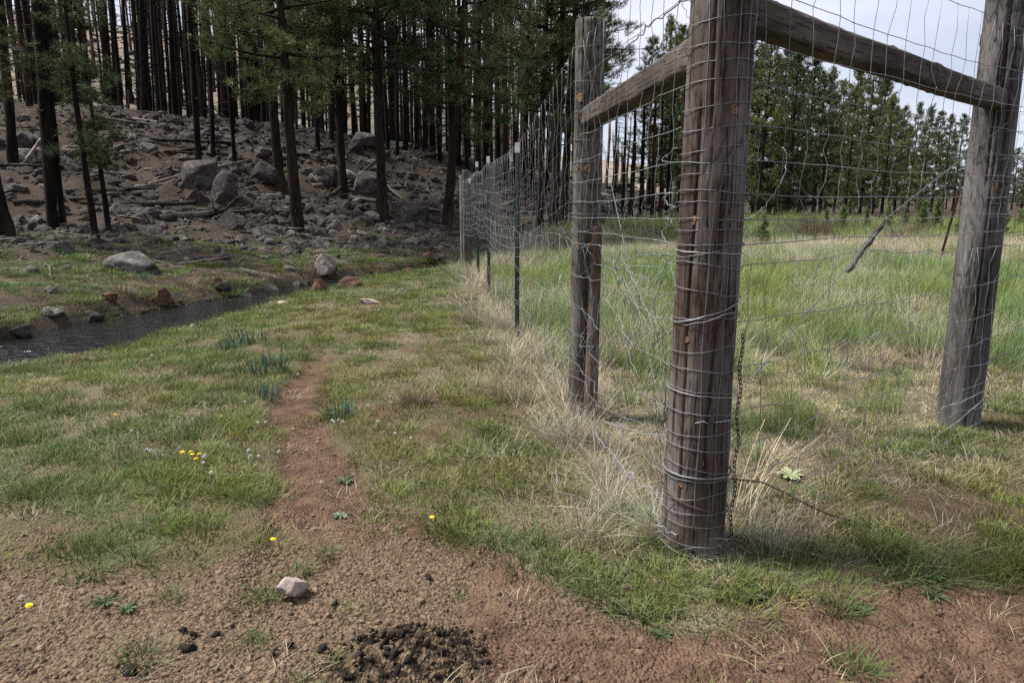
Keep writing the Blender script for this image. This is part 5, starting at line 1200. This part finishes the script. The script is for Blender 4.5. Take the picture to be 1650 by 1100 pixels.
    th, ra = np.meshgrid(np.linspace(0, 2 * math.pi, 49)[:-1], np.linspace(0, 1, 14)); V = np.stack([.29 * ra * np.cos(th), .22 * ra * np.sin(th), .055 * (1 - ra ** 2) - .008], -1).reshape(-1, 3)
    V[:, 2] += .035 * (fbm(V[:, 0] * 16 + x, V[:, 1] * 16, 201, 3) - .5) * (1 - (V[:, 0] / .29) ** 2 - (V[:, 1] / .22) ** 2).clip(0, 1); V[:, 2] += terrain(V[:, 0] + x, V[:, 1] + y, True) - z
    k = 48; Fc = [[i * k + j, (i + 1) * k + j, (i + 1) * k + (j + 1) % k, i * k + (j + 1) % k] for i in range(13) for j in range(k)]; obj('crumb_bed', mesh('crumb_bed', V, Fc, M['dungbed'], True), hp)
    for i in range(230):
        r = math.sqrt(rg.uniform()) * 1.05; a = rg.uniform(0, 6.283); px_, py_ = .27 * r * math.cos(a), .21 * r * math.sin(a); s = rg.choice([.006, .009, .013, .018]) * rg.uniform(.7, 1.1) * (1.15 - .5 * r); dark = rg.uniform() < .8 - .35 * r
        zz = .055 * max(0, 1 - r * r) + float(terrain(np.array([x + px_]), np.array([y + py_]), True)[0]) - z
        obj('dropping', random.choice(dm if dark else dd), hp, (px_, py_, zz + s * .25), (rg.uniform(0, 3), rg.uniform(0, 3), rg.uniform(0, 6)), (s * rg.uniform(.9, 1.4), s, s * .85))
    for px, py, s in ((303, 1050, .034), (298, 1020, .026), (346, 1028, .022), (315, 1028, .020), (466, 1030, .02), (520, 1035, .026), (210, 1085, .034), (540, 963, .016), (580, 915, .012), (690, 925, .018), (440, 1052, .018)):
        x, y, z, t = G(px, py); z = float(terrain(np.array([x]), np.array([y]), True)[0]); s *= .72; o = obj('dropping', random.choice(dm), None, (x, y, z + s * .4), (rg.uniform(0, 1), rg.uniform(0, 1), rg.uniform(0, 6)), (s * 1.25, s, s * .85)); tag(o, 'single dark dropping on the crumbly soil', 'dung', 'scattered droppings')
    # bare shrubs in the far meadow
    def shrub(n, h, w, mat):
        m = MB()
        for i in range(n):
            a = rg.uniform(0, 6.283); d = np.array([math.cos(a) * .45, math.sin(a) * .45, 1.0]); p = np.array([rg.normal(0, w * .35), rg.normal(0, w * .2), -.05]); q_ = [p]
            for s in range(4): d = d + rg.normal(0, .22, 3); q_.append(q_[-1] + d * h / 4 * rg.uniform(.6, 1.1))
            m.tube(np.array(q_), np.linspace(.009, .003, 5), 3, False)
            for b in range(5):
                s0 = q_[rg.integers(1, 5)]; dd_ = d + rg.normal(0, .6, 3); m.tube(np.array([s0, s0 + dd_ * h * .12, s0 + dd_ * h * .22 + rg.normal(0, .03, 3)]), [.005, .004, .002], 3, False)
        return m.build('shrub', mat)
    sh = [shrub(60, .9, .9, M['twig']), shrub(60, 1.0, .8, M['twigred'])]
    for px, py, s, k in ((1262, 388, .8, 0), (1290, 390, 1.0, 0), (1312, 390, .9, 1), (1335, 388, .7, 1), (1395, 382, .6, 0), (1440, 390, .8, 0), (1475, 386, .7, 1), (1560, 386, .7, 0), (1300, 380, .9, 1), (1380, 384, .7, 1)):
        x, y, z, t = G(px, py); o = obj('bare_shrub', sh[k], None, (x, y, z), (0, 0, random.uniform(0, 6)), s); tag(o, 'leafless grey twiggy shrub in the far meadow' if k == 0 else 'leafless reddish twiggy shrub in the far meadow', 'shrub', 'grey bare shrubs' if k == 0 else 'reddish bare shrubs')
def m_dungbed():
    q = NT('crumbled_dung', .95, .1); v = q.coord(); a = q.noise(v, 26, 5, .7); b = q.vor(v, 90)
    q.col(q.mix(q.ramp(a, [(.44, 0.0), (.60, 1.0)]), (.020, .015, .011), (.17, .12, .075))); q.bump(q.math('ADD', a, b.outputs['Distance']), 1.0, .02); return q.m
M['dungbed'] = m_dungbed()
M['tussock'] = m_leaf('tussock_blade', (.07, .055, .035), (.24, .19, .125), .1, tint=False)
M['stalk'] = m_plain('pale_stalk', (.50, .42, .29), .7, 0, .2, .2, 40)
M['broadgrey'] = m_leaf('grey_green_leaf', (.07, .09, .06), (.19, .23, .165), .1, tint=False)
M['grassone'] = m_leaf('single_grass_blade', (.035, .05, .014), (.11, .17, .045), .25, tint=False)
build_small()
for m_ in [m_ for m_ in bpy.data.materials if m_.users == 0]: bpy.data.materials.remove(m_)
